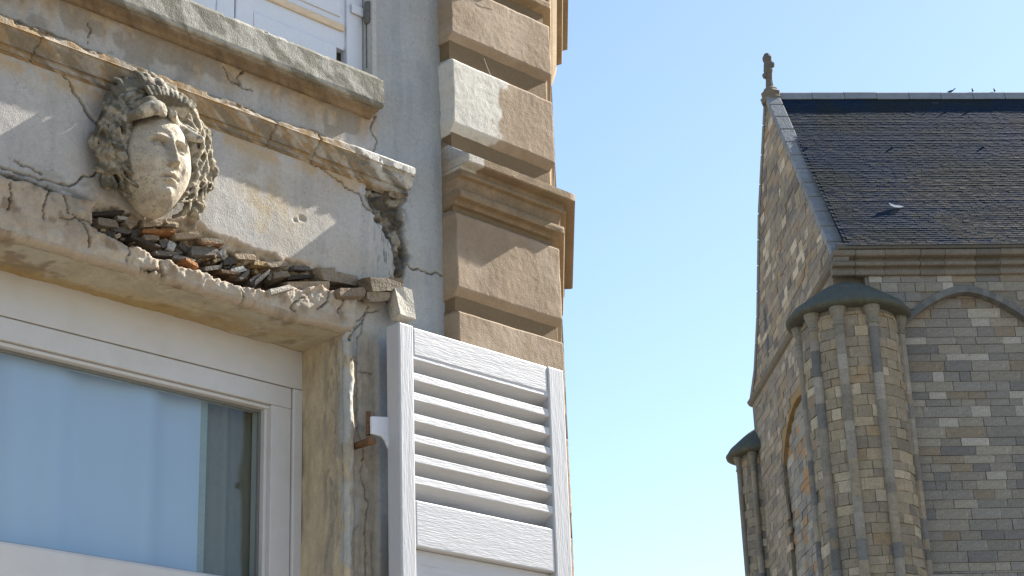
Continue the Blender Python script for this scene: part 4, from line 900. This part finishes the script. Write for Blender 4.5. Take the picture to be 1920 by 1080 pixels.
# finial at the gable top
fi = empty('finial', (0, 0, 0), 0, church)
def lathe(name, prof, cx, cy, mat, parent, c, seg=10, sx=1, sy=1):
    m = MB(); ring = [(math.cos(k*2*math.pi/seg), math.sin(k*2*math.pi/seg)) for k in range(seg)]
    m.extrude(ring, [lambda x, y, r_=r_, z=z: (cx+x*r_*sx, cy+y*r_*sy, z) for r_, z in prof], c); return m.build(name, mat, parent, smooth=False)
SCOL = (.14, .128, .108)
lathe('finial_base', [(.36, 30.55), (.40, 30.72), (.33, 30.78), (.36, 30.95), (.27, 31.03), (.24, 31.12), (.14, 31.2)], .18, 6.71, M['cstone'], fi, (.17, .15, .115), 8)
lathe('finial_shaft', [(.15, 31.15), (.12, 31.5), (.14, 31.75), (.17, 31.85), (.15, 32.05), (.13, 32.2), (.16, 32.25), (.17, 32.38), (.10, 32.52), (.03, 32.56)], .16, 6.71, M['cstone'], fi, SCOL, 9)
bm_ = MB()
for (dx, dz, rr) in [(.13, 32.10, .13), (-.12, 31.66, .12)]:
    lathe('finial_knob', [(.03, dz-rr), (rr*.8, dz-rr*.6), (rr, dz), (rr*.8, dz+rr*.6), (.03, dz+rr)], .16+dx, 6.71, M['cstone'], fi, SCOL, 8)

# clustered corner piers with stone caps
def pier(name, cx, cy, R, zc, ztop, angs, seed, zb=9.0):
    t = empty(name, (cx, cy, 0), 0, church); r = random.Random(seed)
    seg = 28; m = MB(); ring = [(math.cos(k*2*math.pi/seg)*(R-.04), math.sin(k*2*math.pi/seg)*(R-.04)) for k in range(seg)]
    m.extrude(ring, [lambda x, y, z=z: (x, y, z) for z in (0, zc)], MORT); m.build('pier_core', M['cstone'], t)
    m = MB(); fn = lambda s, d, z: ((R+d)*math.sin(s/R), -(R+d)*math.cos(s/R), z)
    for s, e, z0, z1, q in courses(-2.2*R, 2.2*R, zb, zc-.15, .30, .34, .62, seed):
        c = stone_col(q); m.hexa(stone_verts(fn, s, e, z0, z1, q, back=.1), (c[0]*1.18, c[1]*1.06, c[2]*.88))
    o = m.build('pier_stones', M['cstone'], t); o['kind'] = 'stuff'
    for a in angs:
        a = math.radians(a); x0, y0 = (R+.03)*math.sin(a), -(R+.03)*math.cos(a); rr = .135*R/1.45+.015; m = MB(); z = zb; n = 12
        ring = [(math.cos(k*2*math.pi/n), math.sin(k*2*math.pi/n)) for k in range(n)]
        while z < zc-.55:
            h = min(r.choice((.3, .45, .6, .8)), zc-.5-z); k = r.uniform(.75, 1.15); c = tuple(q*k for q in r.choice(((.24, .22, .185), (.27, .23, .17), (.165, .163, .155), (.27, .25, .215))))
            m.extrude(ring, [lambda x, y, zz=zz, s=s: (x0+x*rr*s, y0+y*rr*s, zz) for zz, s in ((z, .97), (z+.012, 1), (z+h-.012, 1), (z+h, .97))], c); z += h
        o = m.build('colonnette', M['cstone'], t)
        m = MB(); m.extrude(ring, [lambda x, y, zz=zz, s=s: (x0+x*rr*s, y0+y*rr*s, zz) for zz, s in ((zc-.56, 1.0), (zc-.54, 1.25), (zc-.48, 1.25), (zc-.46, 1.02), (zc-.30, 1.15), (zc-.22, 1.45), (zc-.16, 1.6), (zc-.12, 1.6), (zc-.10, 1.75), (zc, 1.75))], (.20, .19, .16)); m.build('colonnette_capital', M['cstone'], o)
    n = 36; ring = [(math.cos(k*2*math.pi/n), math.sin(k*2*math.pi/n)) for k in range(n)]; m = MB(); Rc = R+.42
    profc = [(R-.2, zc-.02), (Rc-.12, zc-.02), (Rc, zc+.02), (Rc+.02, zc+.10), (Rc-.03, zc+.16)]+[((Rc-.06)*(1-q)+.02, zc+.24+(ztop-zc-.24)*(q**.92)*(1+.16*math.sin(q*math.pi))) for q in np.linspace(.08, 1, 10)]
    m.extrude(ring, [lambda x, y, s=s, zz=zz: (x*s, y*s, zz) for s, zz in profc], (.085, .092, .076))
    o = m.build('pier_cap', M['cstone'], t, smooth=True); return t
pier('corner_pier', .35, .35, 1.42, 20.02, 21.3, (74, 13, -26, -60, -108, 118), 51)
pier('far_corner_pier', .40, 13.9, 1.0, 19.75, 20.95, (60, 10, -38, -82, 110), 52)

# birds on the ridge
def bird(px, label, pose):
    d = _f*FOC+_r*(px-960)-_u*(178-540); P = CAM+d*((CO+Bv*6.71-CAM) @ Bv)/(d @ Bv); xl = (P-CO) @ Av
    base = CO+Av*xl+Bv*6.71; o = empty('bird', (base[0], base[1], APEX+.25), -CA); tag(o, label, 'bird', 'birds perched on the church ridge'); o.scale = (.5, .5, .5)
    bm = bmesh.new()
    if pose == 'upright':
        tube(bm, [(-.02, 0, .03), (0, 0, .07), (.005, 0, .14), (-.005, 0, .21), (-.02, 0, .27), (-.025, 0, .315)], [.02, .055, .075, .06, .048, .02], 10)
        nm = [('tail', [(.0, .03, .09), (.02, .08, .02), (.03, .12, -.05)], [.03, .03, .02]), ('beak', [(-.03, -.03, .285), (-.045, -.065, .28), (-.05, -.085, .272)], [.014, .01, .003])]
    else:
        tube(bm, [(-.26, 0, .035), (-.20, 0, .05), (-.12, 0, .05), (0, 0, .08), (.10, 0, .13), (.16, 0, .17)], [.02, .05, .06, .075, .05, .03], 10)
        nm = [('tail', [(.14, 0, .16), (.24, 0, .25), (.33, 0, .32)], [.035, .035, .02]), ('beak', [(-.26, 0, .035), (-.30, 0, .02), (-.32, 0, .01)], [.012, .008, .003])]
    for s in (-1, 1): tube(bm, [(0.0, s*.02, .05), (0.0, s*.02, .02), (0.0, s*.02, -.03)], [.008, .006, .006], 5)
    me = bpy.data.meshes.new('body'); bm.to_mesh(me); bm.free(); bo = link('body', me, M['bird'], o)
    for n_, p_, r2 in nm:
        b2 = bmesh.new(); tube(b2, p_, r2, 8, .4); me = bpy.data.meshes.new(n_); b2.to_mesh(me); b2.free(); link(n_, me, M['bird'], o)
bird(1785, 'dark bird bowing on the church ridge with its tail raised', 'bow')
bird(1825, 'small dark bird sitting upright on church ridge next to the bowing bird', 'upright')
bird(1866, 'small dark bird sitting upright on church ridge, farther from the bowing bird', 'upright')
